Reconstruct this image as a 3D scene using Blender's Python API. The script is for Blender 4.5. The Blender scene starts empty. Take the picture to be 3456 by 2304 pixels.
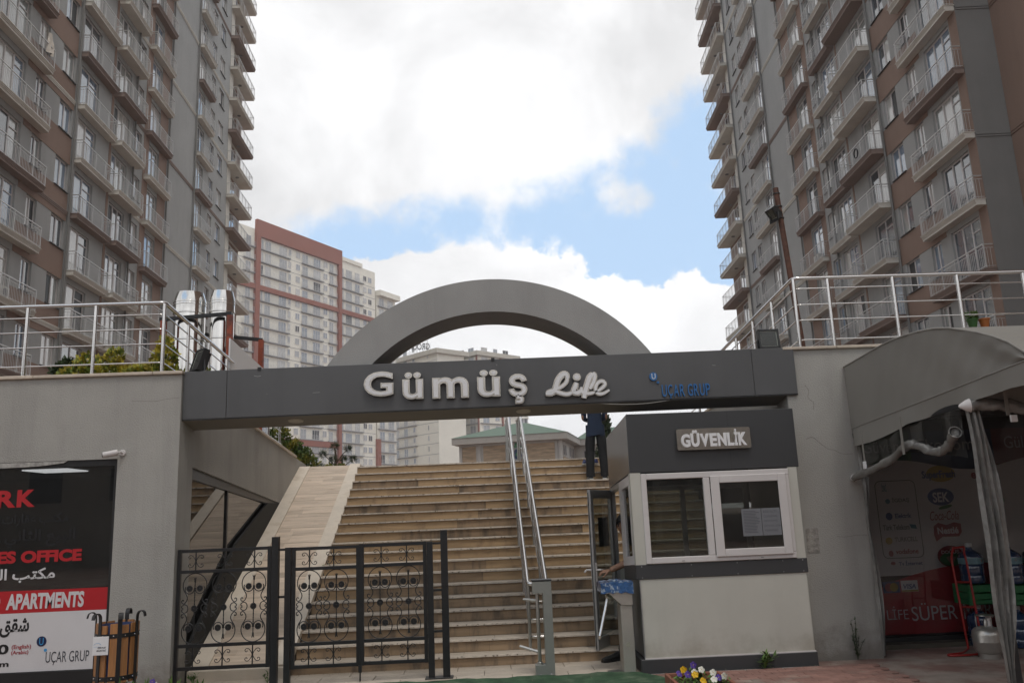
import bpy, bmesh, math, random
from mathutils import Vector, Matrix
R = math.radians
sc = bpy.context.scene
COL = sc.collection
rnd = random.Random(7)

# ------------------------------------------------------------------ camera
cd = bpy.data.cameras.new('camera')
cd.sensor_width = 22.2
cd.lens = 2800.0 / 3456.0 * 22.2
cd.clip_start = 0.1
cd.clip_end = 3000
cam = bpy.data.objects.new('camera', cd)
COL.objects.link(cam)
PITCH, ROLL, YAW = R(11.8), R(2.35), R(2.25)
f_ = Vector((math.sin(YAW) * math.cos(PITCH), math.cos(YAW) * math.cos(PITCH), math.sin(PITCH)))
r_ = Vector((math.cos(YAW), -math.sin(YAW), 0))
u_ = r_.cross(f_)
r2 = r_ * math.cos(ROLL) - u_ * math.sin(ROLL)
u2 = u_ * math.cos(ROLL) + r_ * math.sin(ROLL)
cm = Matrix((r2, u2, -f_)).transposed().to_4x4()
cm.translation = Vector((0, 0, 1.7))
cam.matrix_world = cm
sc.camera = cam
CAMI = cm.inverted()

def seen(p, m=0.1):
    """is a world point inside the picture (with a margin)? used to leave out windows nobody can see"""
    q = CAMI @ Vector(p)
    if q.z > -1: return False
    x = q.x / -q.z * 2800 / 1728
    y = q.y / -q.z * 2800 / 1152
    return abs(x) < 1 + m and abs(y) < 1 + m

# ------------------------------------------------------------------ render / exposure
sc.view_settings.view_transform = 'Standard'
sc.view_settings.look = 'None'
sc.view_settings.exposure = 0.26
sc.view_settings.gamma = 1.0
sc.render.engine = 'CYCLES'
sc.cycles.use_denoising = True
sc.cycles.max_bounces = 7
sc.cycles.transparent_max_bounces = 12
sc.cycles.caustics_reflective = False
sc.cycles.caustics_refractive = False

# ------------------------------------------------------------------ sky
SUN_DIR = Vector((0.14, -0.40, 0.90)).normalized()      # towards the sun
w = bpy.data.worlds.new('World'); sc.world = w; w.use_nodes = True
nt = w.node_tree; N = nt.nodes; LK = nt.links
bg = N['Background']; bg.inputs[1].default_value = 0.1
def nd(tree, t, **kw):
    n = tree.nodes.new(t)
    for k, v in kw.items(): setattr(n, k, v)
    return n
def mth(tree, op, a, b=None, c=None, clamp=False):
    n = tree.nodes.new('ShaderNodeMath'); n.operation = op; n.use_clamp = clamp
    for i, x in enumerate((a, b, c)):
        if x is None: continue
        if isinstance(x, (int, float)): n.inputs[i].default_value = x
        else: tree.links.new(x, n.inputs[i])
    return n.outputs[0]
def smooth(tree, x, lo, hi, o0=0.0, o1=1.0):
    n = tree.nodes.new('ShaderNodeMapRange'); n.interpolation_type = 'SMOOTHSTEP'
    tree.links.new(x, n.inputs[0])
    n.inputs[1].default_value = lo; n.inputs[2].default_value = hi
    n.inputs[3].default_value = o0; n.inputs[4].default_value = o1
    return n.outputs[0]
sky = nd(nt, 'ShaderNodeTexSky', sky_type='NISHITA', sun_disc=False)
sky.sun_elevation = math.asin(SUN_DIR.z)
sky.sun_rotation = math.atan2(SUN_DIR.x, SUN_DIR.y)
sky.air_density = 1.0; sky.dust_density = 0.6; sky.ozone_density = 1.5
tc = nd(nt, 'ShaderNodeTexCoord')
DIRV = tc.outputs['Generated']
sep = nd(nt, 'ShaderNodeSeparateXYZ'); LK.new(DIRV, sep.inputs[0])
az = mth(nt, 'MULTIPLY', mth(nt, 'ARCTAN2', sep.outputs[0], sep.outputs[1]), 57.2958)
el = mth(nt, 'MULTIPLY', mth(nt, 'ARCSINE', sep.outputs[2]), 57.2958)
def noise(tree, vec, scale, detail=6, rough=0.55, dist=0.0):
    n = tree.nodes.new('ShaderNodeTexNoise')
    tree.links.new(vec, n.inputs['Vector'])
    n.inputs['Scale'].default_value = scale; n.inputs['Detail'].default_value = detail
    n.inputs['Roughness'].default_value = rough; n.inputs['Distortion'].default_value = dist
    return n.outputs['Fac']
n1 = noise(nt, DIRV, 9.0, 10, 0.62)
n2 = noise(nt, DIRV, 3.2, 8, 0.55, 0.3)
n3 = noise(nt, DIRV, 26.0, 8, 0.6)
# gaps of clear sky between the cloud banks: (azimuth, elevation, half width, half height, strength)
gap = None
for a0, e0, ra, re, st in [(-9.0, 19.3, 4.5, 1.7, .62), (-2.0, 20.0, 6.0, 1.8, .66), (6.0, 19.8, 5.5, 2.9, .9), (12.5, 19.6, 7.0, 5.0, 1.1), (17.0, 24.0, 4.0, 4.5, .95), (17.0, 17.0, 4.0, 3.0, .9),
                           (-150, 35, 25, 10, .8), (100, 30, 22, 9, .8), (-75, 40, 14, 8, .8)]:
    dx = mth(nt, 'POWER', mth(nt, 'ABSOLUTE', mth(nt, 'DIVIDE', mth(nt, 'SUBTRACT', az, a0), ra)), 2)
    dy = mth(nt, 'POWER', mth(nt, 'ABSOLUTE', mth(nt, 'DIVIDE', mth(nt, 'SUBTRACT', el, e0), re)), 2)
    g = mth(nt, 'MULTIPLY', mth(nt, 'SUBTRACT', 1.15, mth(nt, 'ADD', dx, dy)), st)
    gap = g if gap is None else mth(nt, 'MAXIMUM', gap, g)
gap = mth(nt, 'MAXIMUM', mth(nt, 'MINIMUM', gap, 1.0), -0.8)
wisp = None
for a0, e0, ra, re, st in [(10.9, 20.9, 2.6, 1.5, .75), (9.6, 22.0, 1.6, 1.2, .5), (3.0, 21.3, 3.5, 1.0, .35)]:
    dx = mth(nt, 'POWER', mth(nt, 'ABSOLUTE', mth(nt, 'DIVIDE', mth(nt, 'SUBTRACT', az, a0), ra)), 2)
    dy = mth(nt, 'POWER', mth(nt, 'ABSOLUTE', mth(nt, 'DIVIDE', mth(nt, 'SUBTRACT', el, e0), re)), 2)
    g = mth(nt, 'MULTIPLY', mth(nt, 'MAXIMUM', mth(nt, 'SUBTRACT', 1.0, mth(nt, 'ADD', dx, dy)), 0.0), st)
    wisp = g if wisp is None else mth(nt, 'ADD', wisp, g)
fb = mth(nt, 'ADD', mth(nt, 'MULTIPLY', mth(nt, 'SUBTRACT', n1, 0.5), 2.6), mth(nt, 'MULTIPLY', mth(nt, 'SUBTRACT', n3, 0.5), 1.2))
dens = mth(nt, 'ADD', mth(nt, 'SUBTRACT', fb, mth(nt, 'MULTIPLY', gap, 0.95)), mth(nt, 'ADD', wisp, 0.30))
# the lower bank has hard cumulus edges, the upper one frays out
soft = smooth(nt, el, 17.0, 21.0, 0.10, 0.62)
alpha = nd(nt, 'ShaderNodeMapRange'); alpha.interpolation_type = 'SMOOTHSTEP'
LK.new(dens, alpha.inputs[0]); LK.new(mth(nt, 'MULTIPLY', soft, -1.0), alpha.inputs[1]); LK.new(soft, alpha.inputs[2])
shade = mth(nt, 'ADD', smooth(nt, n2, 0.36, 0.68, 6.9, 9.6), mth(nt, 'ADD', mth(nt, 'MULTIPLY', mth(nt, 'SUBTRACT', n1, 0.5), 2.4), smooth(nt, el, 15.0, 21.0, 1.4, 0.0)))
cc = nd(nt, 'ShaderNodeCombineColor')
LK.new(shade, cc.inputs[0]); LK.new(shade, cc.inputs[1]); LK.new(mth(nt, 'MULTIPLY', shade, 1.01), cc.inputs[2])
# clear sky seen through thin high haze: mostly the sky texture, slightly whitened
hz = nd(nt, 'ShaderNodeMix', data_type='RGBA'); hz.inputs[0].default_value = 0.62
LK.new(sky.outputs[0], hz.inputs[6]); hz.inputs[7].default_value = (6.3, 8.6, 11.4, 1)
mx = nd(nt, 'ShaderNodeMix', data_type='RGBA')
LK.new(alpha.outputs[0], mx.inputs[0]); LK.new(hz.outputs[2], mx.inputs[6]); LK.new(cc.outputs[0], mx.inputs[7])
LK.new(mx.outputs[2], bg.inputs[0])

# ------------------------------------------------------------------ sun (behind thin cloud)
sd = bpy.data.lights.new('sun', 'SUN'); sd.energy = 0.8; sd.angle = R(14); sd.color = (1.0, 0.95, 0.88)
so = bpy.data.objects.new('sun', sd); COL.objects.link(so)
so.rotation_euler = (-SUN_DIR).to_track_quat('-Z', 'Y').to_euler(); so.location = (20, -20, 60)

# ------------------------------------------------------------------ mesh helpers
class MB:
    def __init__(s): s.v = []; s.f = []; s.mi = []; s.cur = 0
    def add(s, vs, fs):
        b = len(s.v); s.v += [tuple(x) for x in vs]; s.f += [tuple(b + i for i in f) for f in fs]; s.mi += [s.cur] * len(fs); return s
    def box(s, x0, x1, y0, y1, z0, z1):
        return s.add([(x0,y0,z0),(x1,y0,z0),(x1,y1,z0),(x0,y1,z0),(x0,y0,z1),(x1,y0,z1),(x1,y1,z1),(x0,y1,z1)],
                     [(0,3,2,1),(4,5,6,7),(0,1,5,4),(1,2,6,5),(2,3,7,6),(3,0,4,7)])
    def bbox(s, x0, x1, y0, y1, z0, z1, b=0.006):
        """box with bevelled edges"""
        bm = bmesh.new(); bmesh.ops.create_cube(bm, size=1)
        for v in bm.verts:
            v.co = Vector(((x0 + x1) / 2 + v.co.x * (x1 - x0), (y0 + y1) / 2 + v.co.y * (y1 - y0), (z0 + z1) / 2 + v.co.z * (z1 - z0)))
        bmesh.ops.bevel(bm, geom=bm.edges[:], offset=b, segments=1, affect='EDGES')
        bm.verts.index_update()
        s.add([v.co for v in bm.verts], [[v.index for v in f.verts] for f in bm.faces]); bm.free(); return s
    def obox(s, c, a, b, n):
        """box about c with half vectors a, b, n"""
        c, a, b, n = map(Vector, (c, a, b, n))
        return s.add([c-a-b-n, c+a-b-n, c+a+b-n, c-a+b-n, c-a-b+n, c+a-b+n, c+a+b+n, c-a+b+n],
                     [(0,3,2,1),(4,5,6,7),(0,1,5,4),(1,2,6,5),(2,3,7,6),(3,0,4,7)])
    def prism(s, poly, a, b, plane='xz'):
        """polygon in a plane, pushed from a to b along the third axis"""
        def P(p, t):
            return {'xz': (p[0], t, p[1]), 'yz': (t, p[0], p[1]), 'xy': (p[0], p[1], t)}[plane]
        n = len(poly)
        vs = [P(p, a) for p in poly] + [P(p, b) for p in poly]
        fs = [tuple(range(n)), tuple(range(2*n-1, n-1, -1))] + [(i, i+n, (i+1) % n + n, (i+1) % n) for i in range(n)]
        return s.add(vs, fs)
    def tube(s, pts, r, n=8, closed=False, cap=True, flat=None):
        pts = [Vector(p) for p in pts]
        m = len(pts); rs = r if isinstance(r, (list, tuple)) else [r] * m
        T = []
        for i in range(m):
            if closed: t = pts[(i+1) % m] - pts[i-1]
            else: t = pts[min(i+1, m-1)] - pts[max(i-1, 0)]
            T.append(t.normalized() if t.length > 1e-9 else Vector((0,0,1)))
        up = Vector((0,0,1)) if abs(T[0].z) < 0.9 else Vector((1,0,0))
        x = T[0].cross(up).normalized(); vs = []
        for i in range(m):
            x = (x - T[i] * x.dot(T[i]))
            x = x.normalized() if x.length > 1e-6 else T[i].orthogonal().normalized()
            y = T[i].cross(x)
            for k in range(n):
                a = 2 * math.pi * k / n
                vs.append(pts[i] + (x * math.cos(a) + y * math.sin(a)) * rs[i])
        fs = []
        for i in range(m if closed else m-1):
            j = (i+1) % m
            for k in range(n):
                fs.append((i*n+k, i*n+(k+1) % n, j*n+(k+1) % n, j*n+k))
        if cap and not closed:
            fs.append(tuple(range(n-1, -1, -1))); fs.append(tuple((m-1)*n+k for k in range(n)))
        return s.add(vs, fs)
    def lathe(s, prof, c=(0,0,0), n=24, axis='z', ax=None):
        c = Vector(c)
        if ax is None: ax = {'z': Vector((0,0,1)), 'y': Vector((0,1,0)), 'x': Vector((1,0,0))}[axis]
        ax = Vector(ax).normalized(); p = ax.orthogonal().normalized(); q = ax.cross(p)
        vs = []
        for r, h in prof:
            for k in range(n):
                a = 2 * math.pi * k / n
                vs.append(c + ax * h + (p * math.cos(a) + q * math.sin(a)) * r)
        fs = []
        for i in range(len(prof)-1):
            for k in range(n): fs.append((i*n+k, i*n+(k+1) % n, (i+1)*n+(k+1) % n, (i+1)*n+k))
        fs.append(tuple(range(n-1, -1, -1))); fs.append(tuple((len(prof)-1)*n+k for k in range(n)))
        return s.add(vs, fs)
    def mesh(s, name, mat, smooth=False, shift=(0,0,0), rot=None):
        me = bpy.data.meshes.new(name)
        if rot is not None: vs = [tuple(rot @ (Vector(v) - Vector(shift))) for v in s.v]
        else: vs = [(x - shift[0], y - shift[1], z - shift[2]) for x, y, z in s.v]
        me.from_pydata(vs, [], s.f)
        mats = mat if isinstance(mat, (list, tuple)) else [mat]
        for m in mats: me.materials.append(m)
        if len(mats) > 1: me.polygons.foreach_set('material_index', s.mi)
        me.validate()
        bm = bmesh.new(); bm.from_mesh(me); bmesh.ops.recalc_face_normals(bm, faces=bm.faces[:]); bm.to_mesh(me); bm.free()
        if smooth:
            me.polygons.foreach_set('use_smooth', [True] * len(me.polygons))
            try: me.set_sharp_from_angle(angle=R(38))
            except Exception: pass
        me.update()
        return me

def wloc(o):
    p = Vector((0,0,0))
    while o is not None: p += o.location; o = o.parent
    return p
def put(name, me, parent=None, loc=(0,0,0), rot=None):
    o = bpy.data.objects.new(name, me); COL.objects.link(o)
    o.location = loc
    if rot is not None: o.rotation_euler = rot
    if parent is not None: o.parent = parent
    return o
def ob(name, mb, mat, parent=None, smooth=False, at=None):
    """one mesh object from world coordinates (parents carry no rotation)"""
    if parent is not None:
        return put(name, mb.mesh(name, mat, smooth, wloc(parent)), parent)
    if at is None:
        xs = [v[0] for v in mb.v]; ys = [v[1] for v in mb.v]; zs = [v[2] for v in mb.v]
        at = ((min(xs)+max(xs))/2, (min(ys)+max(ys))/2, min(zs))
    return put(name, mb.mesh(name, mat, smooth, at), None, at)
def obl(name, mb, mat, parent, smooth=False, loc=(0,0,0), rot=None):
    """one mesh object in its parent's own coordinates"""
    return put(name, mb.mesh(name, mat, smooth), parent, loc, rot)
def thing(name, label, cat, loc=(0,0,0), rotz=0.0, group=None):
    o = bpy.data.objects.new(name, None); COL.objects.link(o)
    o.location = loc; o.rotation_euler = (0,0,rotz); o.empty_display_size = 0.2
    return tag(o, label, cat, group)
def tag(o, label, cat, group=None):
    o['label'] = label; o['category'] = cat
    if group: o['group'] = group
    return o
def kind(o, k, label=None):
    o['kind'] = k
    if label: o['label'] = label
    return o
def bar(mb, p, q, t, t2=None):
    """square bar from p to q"""
    p, q = Vector(p), Vector(q); d = q - p; z = d.normalized()
    up = Vector((0,0,1)) if abs(z.z) < 0.9 else Vector((0,1,0))
    x = z.cross(up).normalized(); y = z.cross(x)
    return mb.obox((p + q) / 2, x * t / 2, y * (t2 or t) / 2, d / 2)
def arc(cx, cz, r, a0, a1, n=12):
    return [(cx + r * math.cos(R(a0 + (a1 - a0) * i / n)), cz + r * math.sin(R(a0 + (a1 - a0) * i / n))) for i in range(n + 1)]
def spline(P, n=6):
    P = [Vector(p) for p in P]; out = []
    for i in range(len(P) - 1):
        p0 = P[max(i-1, 0)]; p1 = P[i]; p2 = P[i+1]; p3 = P[min(i+2, len(P)-1)]
        for k in range(n):
            t = k / n
            out.append(0.5 * ((2*p1) + (p2 - p0)*t + (2*p0 - 5*p1 + 4*p2 - p3)*t*t + (3*p1 - p0 - 3*p2 + p3)*t**3))
    out.append(P[-1]); return out

# ------------------------------------------------------------------ materials
def pm(name, col, rough=0.6, metal=0.0, var=0.06, vs=1.5, bump=0.0, bs=60.0, rand=0.0, streak=0.0, stretch=(1,1,1), spec=0.5,
       col2=None, c2s=3.0, c2r=(0.45, 0.65), coat=0.0, rvar=0.0, c2stretch=None, aniso=False):
    m = bpy.data.materials.new(name); m.use_nodes = True
    t = m.node_tree; b = t.nodes['Principled BSDF']
    b.inputs['Roughness'].default_value = rough; b.inputs['Metallic'].default_value = metal
    b.inputs['Specular IOR Level'].default_value = spec
    if coat: b.inputs['Coat Weight'].default_value = coat; b.inputs['Coat Roughness'].default_value = 0.08
    geo = t.nodes.new('ShaderNodeNewGeometry'); pos = geo.outputs['Position']
    def scaled(v):
        n = t.nodes.new('ShaderNodeVectorMath'); n.operation = 'MULTIPLY'; t.links.new(pos, n.inputs[0]); n.inputs[1].default_value = v; return n.outputs[0]
    p1 = scaled(stretch)
    cur = t.nodes.new('ShaderNodeRGB'); cur.outputs[0].default_value = (*col, 1); cur = cur.outputs[0]
    if col2 is not None:
        mxx = t.nodes.new('ShaderNodeMix'); mxx.data_type = 'RGBA'
        fac = smooth(t, noise(t, scaled(c2stretch or stretch), c2s, 6, 0.6), c2r[0], c2r[1])
        t.links.new(fac, mxx.inputs[0]); t.links.new(cur, mxx.inputs[6]); mxx.inputs[7].default_value = (*col2, 1); cur = mxx.outputs[2]
    k = None
    if var: k = smooth(t, noise(t, p1, vs, 7, 0.6), 0.3, 0.7, 1 - var, 1 + var)
    if streak:
        s2 = smooth(t, noise(t, scaled((2.6, 2.6, 0.22)), 1.0, 7, 0.7), 0.42, 0.75, 1.0, 1 - streak)
        k = s2 if k is None else mth(t, 'MULTIPLY', k, s2)
    if rand:
        oi = t.nodes.new('ShaderNodeObjectInfo')
        mr = t.nodes.new('ShaderNodeMapRange'); t.links.new(oi.outputs['Random'], mr.inputs[0]); mr.inputs[3].default_value = 1 - rand; mr.inputs[4].default_value = 1 + rand
        k = mr.outputs[0] if k is None else mth(t, 'MULTIPLY', k, mr.outputs[0])
    if k is not None:
        vm = t.nodes.new('ShaderNodeVectorMath'); vm.operation = 'SCALE'; t.links.new(cur, vm.inputs[0]); t.links.new(k, vm.inputs['Scale']); cur = vm.outputs[0]
    t.links.new(cur, b.inputs['Base Color'])
    if rvar:
        t.links.new(smooth(t, noise(t, p1, vs * 2.3, 5, 0.6), 0.3, 0.7, max(rough - rvar, 0.02), min(rough + rvar, 1)), b.inputs['Roughness'])
    if bump:
        bn = t.nodes.new('ShaderNodeBump'); bn.inputs['Strength'].default_value = bump; bn.inputs['Distance'].default_value = 0.01
        t.links.new(noise(t, p1 if stretch != (1,1,1) else pos, bs, 4, 0.6), bn.inputs['Height']); t.links.new(bn.outputs[0], b.inputs['Normal'])
    return m
def emit(name, col, s):
    m = bpy.data.materials.new(name); m.use_nodes = True; b = m.node_tree.nodes['Principled BSDF']
    b.inputs['Base Color'].default_value = (*col, 1); b.inputs['Emission Color'].default_value = (*col, 1); b.inputs['Emission Strength'].default_value = s
    return m
def glass(name, tint=(0.55, 0.6, 0.58), ior=1.5, rough=0.0, dirt=0.0, dirtcol=(0.4,0.4,0.38)):
    """a pane: what lies behind, tinted, under a fresnel reflection (and a film of dirt)"""
    m = bpy.data.materials.new(name); m.use_nodes = True; t = m.node_tree; t.nodes.remove(t.nodes['Principled BSDF'])
    out = t.nodes['Material Output']
    tr = t.nodes.new('ShaderNodeBsdfTransparent'); tr.inputs[0].default_value = (*tint, 1)
    gl = t.nodes.new('ShaderNodeBsdfGlossy'); gl.inputs['Roughness'].default_value = rough; gl.inputs[0].default_value = (0.95, 0.95, 0.95, 1)
    lw = t.nodes.new('ShaderNodeLayerWeight'); lw.inputs[0].default_value = 0.5; f0 = ((ior - 1) / (ior + 1)) ** 2
    fr = mth(t, 'ADD', mth(t, 'MULTIPLY', mth(t, 'POWER', lw.outputs['Facing'], 5.0), 1 - f0), f0)
    mx = t.nodes.new('ShaderNodeMixShader'); t.links.new(fr, mx.inputs[0]); t.links.new(tr.outputs[0], mx.inputs[1]); t.links.new(gl.outputs[0], mx.inputs[2])
    last = mx
    if dirt:
        df = t.nodes.new('ShaderNodeBsdfDiffuse'); df.inputs[0].default_value = (*dirtcol, 1)
        geo = t.nodes.new('ShaderNodeNewGeometry')
        fac = smooth(t, noise(t, geo.outputs['Position'], 4.0, 6, 0.65), 0.3, 0.8, dirt * 0.3, dirt)
        m2 = t.nodes.new('ShaderNodeMixShader'); t.links.new(fac, m2.inputs[0]); t.links.new(mx.outputs[0], m2.inputs[1]); t.links.new(df.outputs[0], m2.inputs[2]); last = m2
    t.links.new(last.outputs[0], out.inputs[0])
    return m

STUCCO = pm('stucco_grey', (0.365, 0.355, 0.33), 0.9, var=0.08, vs=0.9, bump=0.9, bs=70, streak=0.16)
def grime(m, z_top, col, amount):
    """rain splash and street dirt that climbs a wall unevenly from its foot"""
    t = m.node_tree; b = t.nodes['Principled BSDF']; src = b.inputs['Base Color'].links[0].from_socket
    geo = t.nodes.new('ShaderNodeNewGeometry'); sp = t.nodes.new('ShaderNodeSeparateXYZ'); t.links.new(geo.outputs['Position'], sp.inputs[0])
    hgt = mth(t, 'ADD', sp.outputs[2], mth(t, 'MULTIPLY', mth(t, 'SUBTRACT', noise(t, geo.outputs['Position'], 4.0, 7, .65), .5), z_top*2.2))
    f = smooth(t, hgt, 0.0, z_top, amount, 0.0)
    mxx = t.nodes.new('ShaderNodeMix'); mxx.data_type = 'RGBA'; t.links.new(f, mxx.inputs[0]); t.links.new(src, mxx.inputs[6]); mxx.inputs[7].default_value = (*col, 1)
    t.links.new(mxx.outputs[2], b.inputs['Base Color']); return m
grime(STUCCO, .40, (.16,.14,.12), .75)
STUCCO_D = pm('stucco_arch', (0.33, 0.328, 0.32), 0.92, var=0.06, vs=1.2, bump=0.6, bs=90, streak=0.10)
COPING = pm('coping_stone', (0.52, 0.45, 0.37), 0.7, var=0.12, vs=6, bump=0.3, bs=40, rand=0.08, col2=(0.22,0.18,0.14), c2s=9, c2r=(0.6,0.8))
ACM = pm('dark_composite_panel', (0.095, 0.096, 0.099), 0.36, var=0.08, vs=0.8, rvar=0.07, streak=0.12)
ACM_D = pm('anthracite_composite_panel', (0.046, 0.047, 0.05), 0.4, var=0.05, vs=1.0)
SOFFIT = pm('soffit_panel', (0.20, 0.185, 0.155), 0.6, var=0.08, vs=2)
TRAV = pm('travertine_tread', (0.47, 0.405, 0.33), 0.62, var=0.10, vs=2.2, stretch=(1.2, 9, 9), bump=0.15, bs=30, rand=0.06, col2=(0.20,0.15,0.11), c2s=20, c2r=(0.58,0.70), c2stretch=(0.9,3,3))
RISER = pm('travertine_riser', (0.44, 0.305, 0.175), 0.6, var=0.14, vs=2.0, stretch=(0.9, 6, 9), bump=0.12, bs=24, rand=0.10, col2=(0.25,0.17,0.105), c2s=3.0, c2r=(0.52,0.78), c2stretch=(2.2,2.2,1.3))
RISER_D = pm('stained_travertine_riser', (0.335, 0.235, 0.145), 0.6, var=0.16, vs=2.0, stretch=(0.9, 6, 9), bump=0.12, bs=24, rand=0.14, col2=(0.14,0.105,0.075), c2s=2.2, c2r=(0.42,0.72), c2stretch=(3.0,3.0,0.8))
RAMP = pm('travertine_plank', (0.53, 0.43, 0.335), 0.62, var=0.13, vs=2.0, stretch=(1.0, 8, 8), bump=0.12, bs=24, rand=0.13, col2=(0.36,0.26,0.18), c2s=3.4, c2r=(0.55,0.8), c2stretch=(1.3,5,5))
CURB = pm('pale_travertine_kerb', (0.60, 0.53, 0.44), 0.65, var=0.10, vs=2.5, bump=0.15, bs=40, rand=0.05, col2=(0.42,0.35,0.27), c2s=2.5, c2r=(0.5,0.75))
STEEL = pm('stainless_polished', (0.62, 0.61, 0.60), 0.16, 1.0, var=0.03, vs=3, rvar=0.04)
STEEL_M = pm('stainless_brushed', (0.50, 0.50, 0.48), 0.34, 1.0, var=0.04, vs=4, stretch=(30,30,1), rvar=0.06)
STEEL_G = pm('grey_coated_steel', (0.30, 0.31, 0.29), 0.42, 0.55, var=0.04, vs=4)
FLUE = pm('stainless_flue', (0.66, 0.65, 0.63), 0.10, 1.0, var=0.02, vs=3)
IRON = pm('black_iron', (0.012, 0.012, 0.013), 0.45, 0.0, var=0.15, vs=20, bump=0.15, bs=120)
BLACKP = pm('black_plastic', (0.015, 0.015, 0.016), 0.42, var=0.08, vs=10)
PVC = pm('white_pvc', (0.60, 0.57, 0.56), 0.38, var=0.03, vs=3)
CREAMP = grime(pm('cream_panel', (0.50, 0.49, 0.44), 0.42, var=0.05, vs=1.3, rvar=0.08, streak=0.05), .42, (.30,.27,.22), .6)
ALU = pm('grey_aluminium', (0.40, 0.40, 0.40), 0.38, 0.6, var=0.04, vs=4)
RUST = pm('rusty_steel', (0.10, 0.045, 0.03), 0.75, 0.1, var=0.3, vs=14, bump=0.3, bs=60)
REDOX = pm('red_oxide_steel', (0.30, 0.06, 0.025), 0.6, var=0.15, vs=8, col2=(0.10,0.03,0.02), c2s=6, c2r=(0.5,0.7))
WHITE_S = pm('white_sign', (0.74, 0.74, 0.75), 0.35, var=0.02, vs=2)
SILVER = pm('mirror_trim', (0.72, 0.68, 0.62), 0.20, 1.0, var=0.06, vs=8)
BLUE_S = pm('sign_blue', (0.03, 0.14, 0.36), 0.4, var=0.04)
GLASS = glass('window_glass', (0.66, 0.68, 0.66), 1.5, 0.0, 0.05)
GLASS_D = glass('dark_film_glass', (0.55, 0.55, 0.54), 1.75, 0.01, 0.10, (0.10, 0.10, 0.10))
GLASS_S = glass('side_glazing', (0.25, 0.26, 0.25), 2.3, 0.015, 0.06)
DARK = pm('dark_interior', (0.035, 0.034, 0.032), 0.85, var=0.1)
PAVER = pm('red_paver', (0.24, 0.13, 0.105), 0.85, var=0.16, vs=5, bump=0.4, bs=60, rand=0.16, col2=(0.28,0.24,0.20), c2s=2.2, c2r=(0.5,0.72))
CONC = pm('pavement_concrete', (0.29, 0.24, 0.205), 0.9, var=0.16, vs=2.4, bump=0.5, bs=40, col2=(0.20,0.115,0.095), c2s=1.1, c2r=(0.42,0.6))
GROUT = pm('joint_sand', (0.10, 0.085, 0.07), 0.95, var=0.15, vs=8)
CARPET = pm('green_carpet', (0.035, 0.085, 0.04), 0.95, var=0.35, vs=6, bump=0.8, bs=220, col2=(0.10,0.13,0.085), c2s=3, c2r=(0.5,0.75))
WOOD = pm('bin_wood', (0.34, 0.16, 0.06), 0.5, var=0.18, vs=3, stretch=(14,14,1.2), bump=0.1, bs=10, rand=0.14)
# ------------------------------------------------------------------ lettering
AR = {'ا': (0xFE8D, 0xFE8E, None, None), 'ب': (0xFE8F, 0xFE90, 0xFE91, 0xFE92), 'ت': (0xFE95, 0xFE96, 0xFE97, 0xFE98), 'ث': (0xFE99, 0xFE9A, 0xFE9B, 0xFE9C),
      'ر': (0xFEAD, 0xFEAE, None, None), 'ش': (0xFEB5, 0xFEB6, 0xFEB7, 0xFEB8), 'ع': (0xFEC9, 0xFECA, 0xFECB, 0xFECC), 'ق': (0xFED5, 0xFED6, 0xFED7, 0xFED8),
      'ك': (0xFED9, 0xFEDA, 0xFEDB, 0xFEDC), 'ل': (0xFEDD, 0xFEDE, 0xFEDF, 0xFEE0), 'م': (0xFEE1, 0xFEE2, 0xFEE3, 0xFEE4), 'ن': (0xFEE5, 0xFEE6, 0xFEE7, 0xFEE8),
      'ي': (0xFEF1, 0xFEF2, 0xFEF3, 0xFEF4)}
def arabic(s):
    out = []
    for i, ch in enumerate(s):
        if ch not in AR: out.append(ch); continue
        pj = i > 0 and s[i-1] in AR and AR[s[i-1]][2] is not None
        nj = i + 1 < len(s) and s[i+1] in AR and AR[ch][2] is not None
        out.append(chr(AR[ch][3] if pj and nj else AR[ch][1] if pj else AR[ch][2] if nj else AR[ch][0]))
    return ''.join(reversed(out))
def txt(name, body, x0, x1, z0, z1, Y, mat, parent=None, off=0.0, shear=0.0, ext=0.002, tilt=0.0, mirror=False, spacing=1.0, back=None):
    """standing letters that fill the rectangle x0..x1, z0..z1 and face the street (-Y)"""
    c = bpy.data.curves.new('lettering', 'FONT'); c.body = body; c.size = 1.0; c.offset = off; c.shear = shear; c.extrude = 0.5
    c.space_character = spacing; c.resolution_u = 4
    o = bpy.data.objects.new('lettering', c); COL.objects.link(o)
    bpy.context.view_layer.update()
    me = bpy.data.meshes.new_from_object(o.evaluated_get(bpy.context.evaluated_depsgraph_get()))
    bpy.data.objects.remove(o); bpy.data.curves.remove(c)
    xs = [v.co.x for v in me.vertices]; ys = [v.co.y for v in me.vertices]
    ax, bx, ay, by = min(xs), max(xs), min(ys), max(ys)
    q = wloc(parent) if parent is not None else Vector((0,0,0))
    for v in me.vertices:
        s = (v.co.x - ax) / (bx - ax); t = (v.co.y - ay) / (by - ay)
        if mirror: s = 1 - s
        X = x0 + s * (x1 - x0); Z = z0 + t * (z1 - z0) + tilt * X
        yy = Y - ext if v.co.z > 0 else Y
        v.co = Vector((X, yy, Z)) - q
    if not mirror: pass
    me.materials.clear(); me.materials.append(mat)
    bm = bmesh.new(); bm.from_mesh(me); bmesh.ops.recalc_face_normals(bm, faces=bm.faces[:]); bm.to_mesh(me); bm.free()
    return put(name, me, parent)
def plate(name, poly, Y, mat, parent=None, ext=0.002):
    return ob(name, MB().prism(poly, Y - ext, Y, 'xz'), mat, parent)
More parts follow.
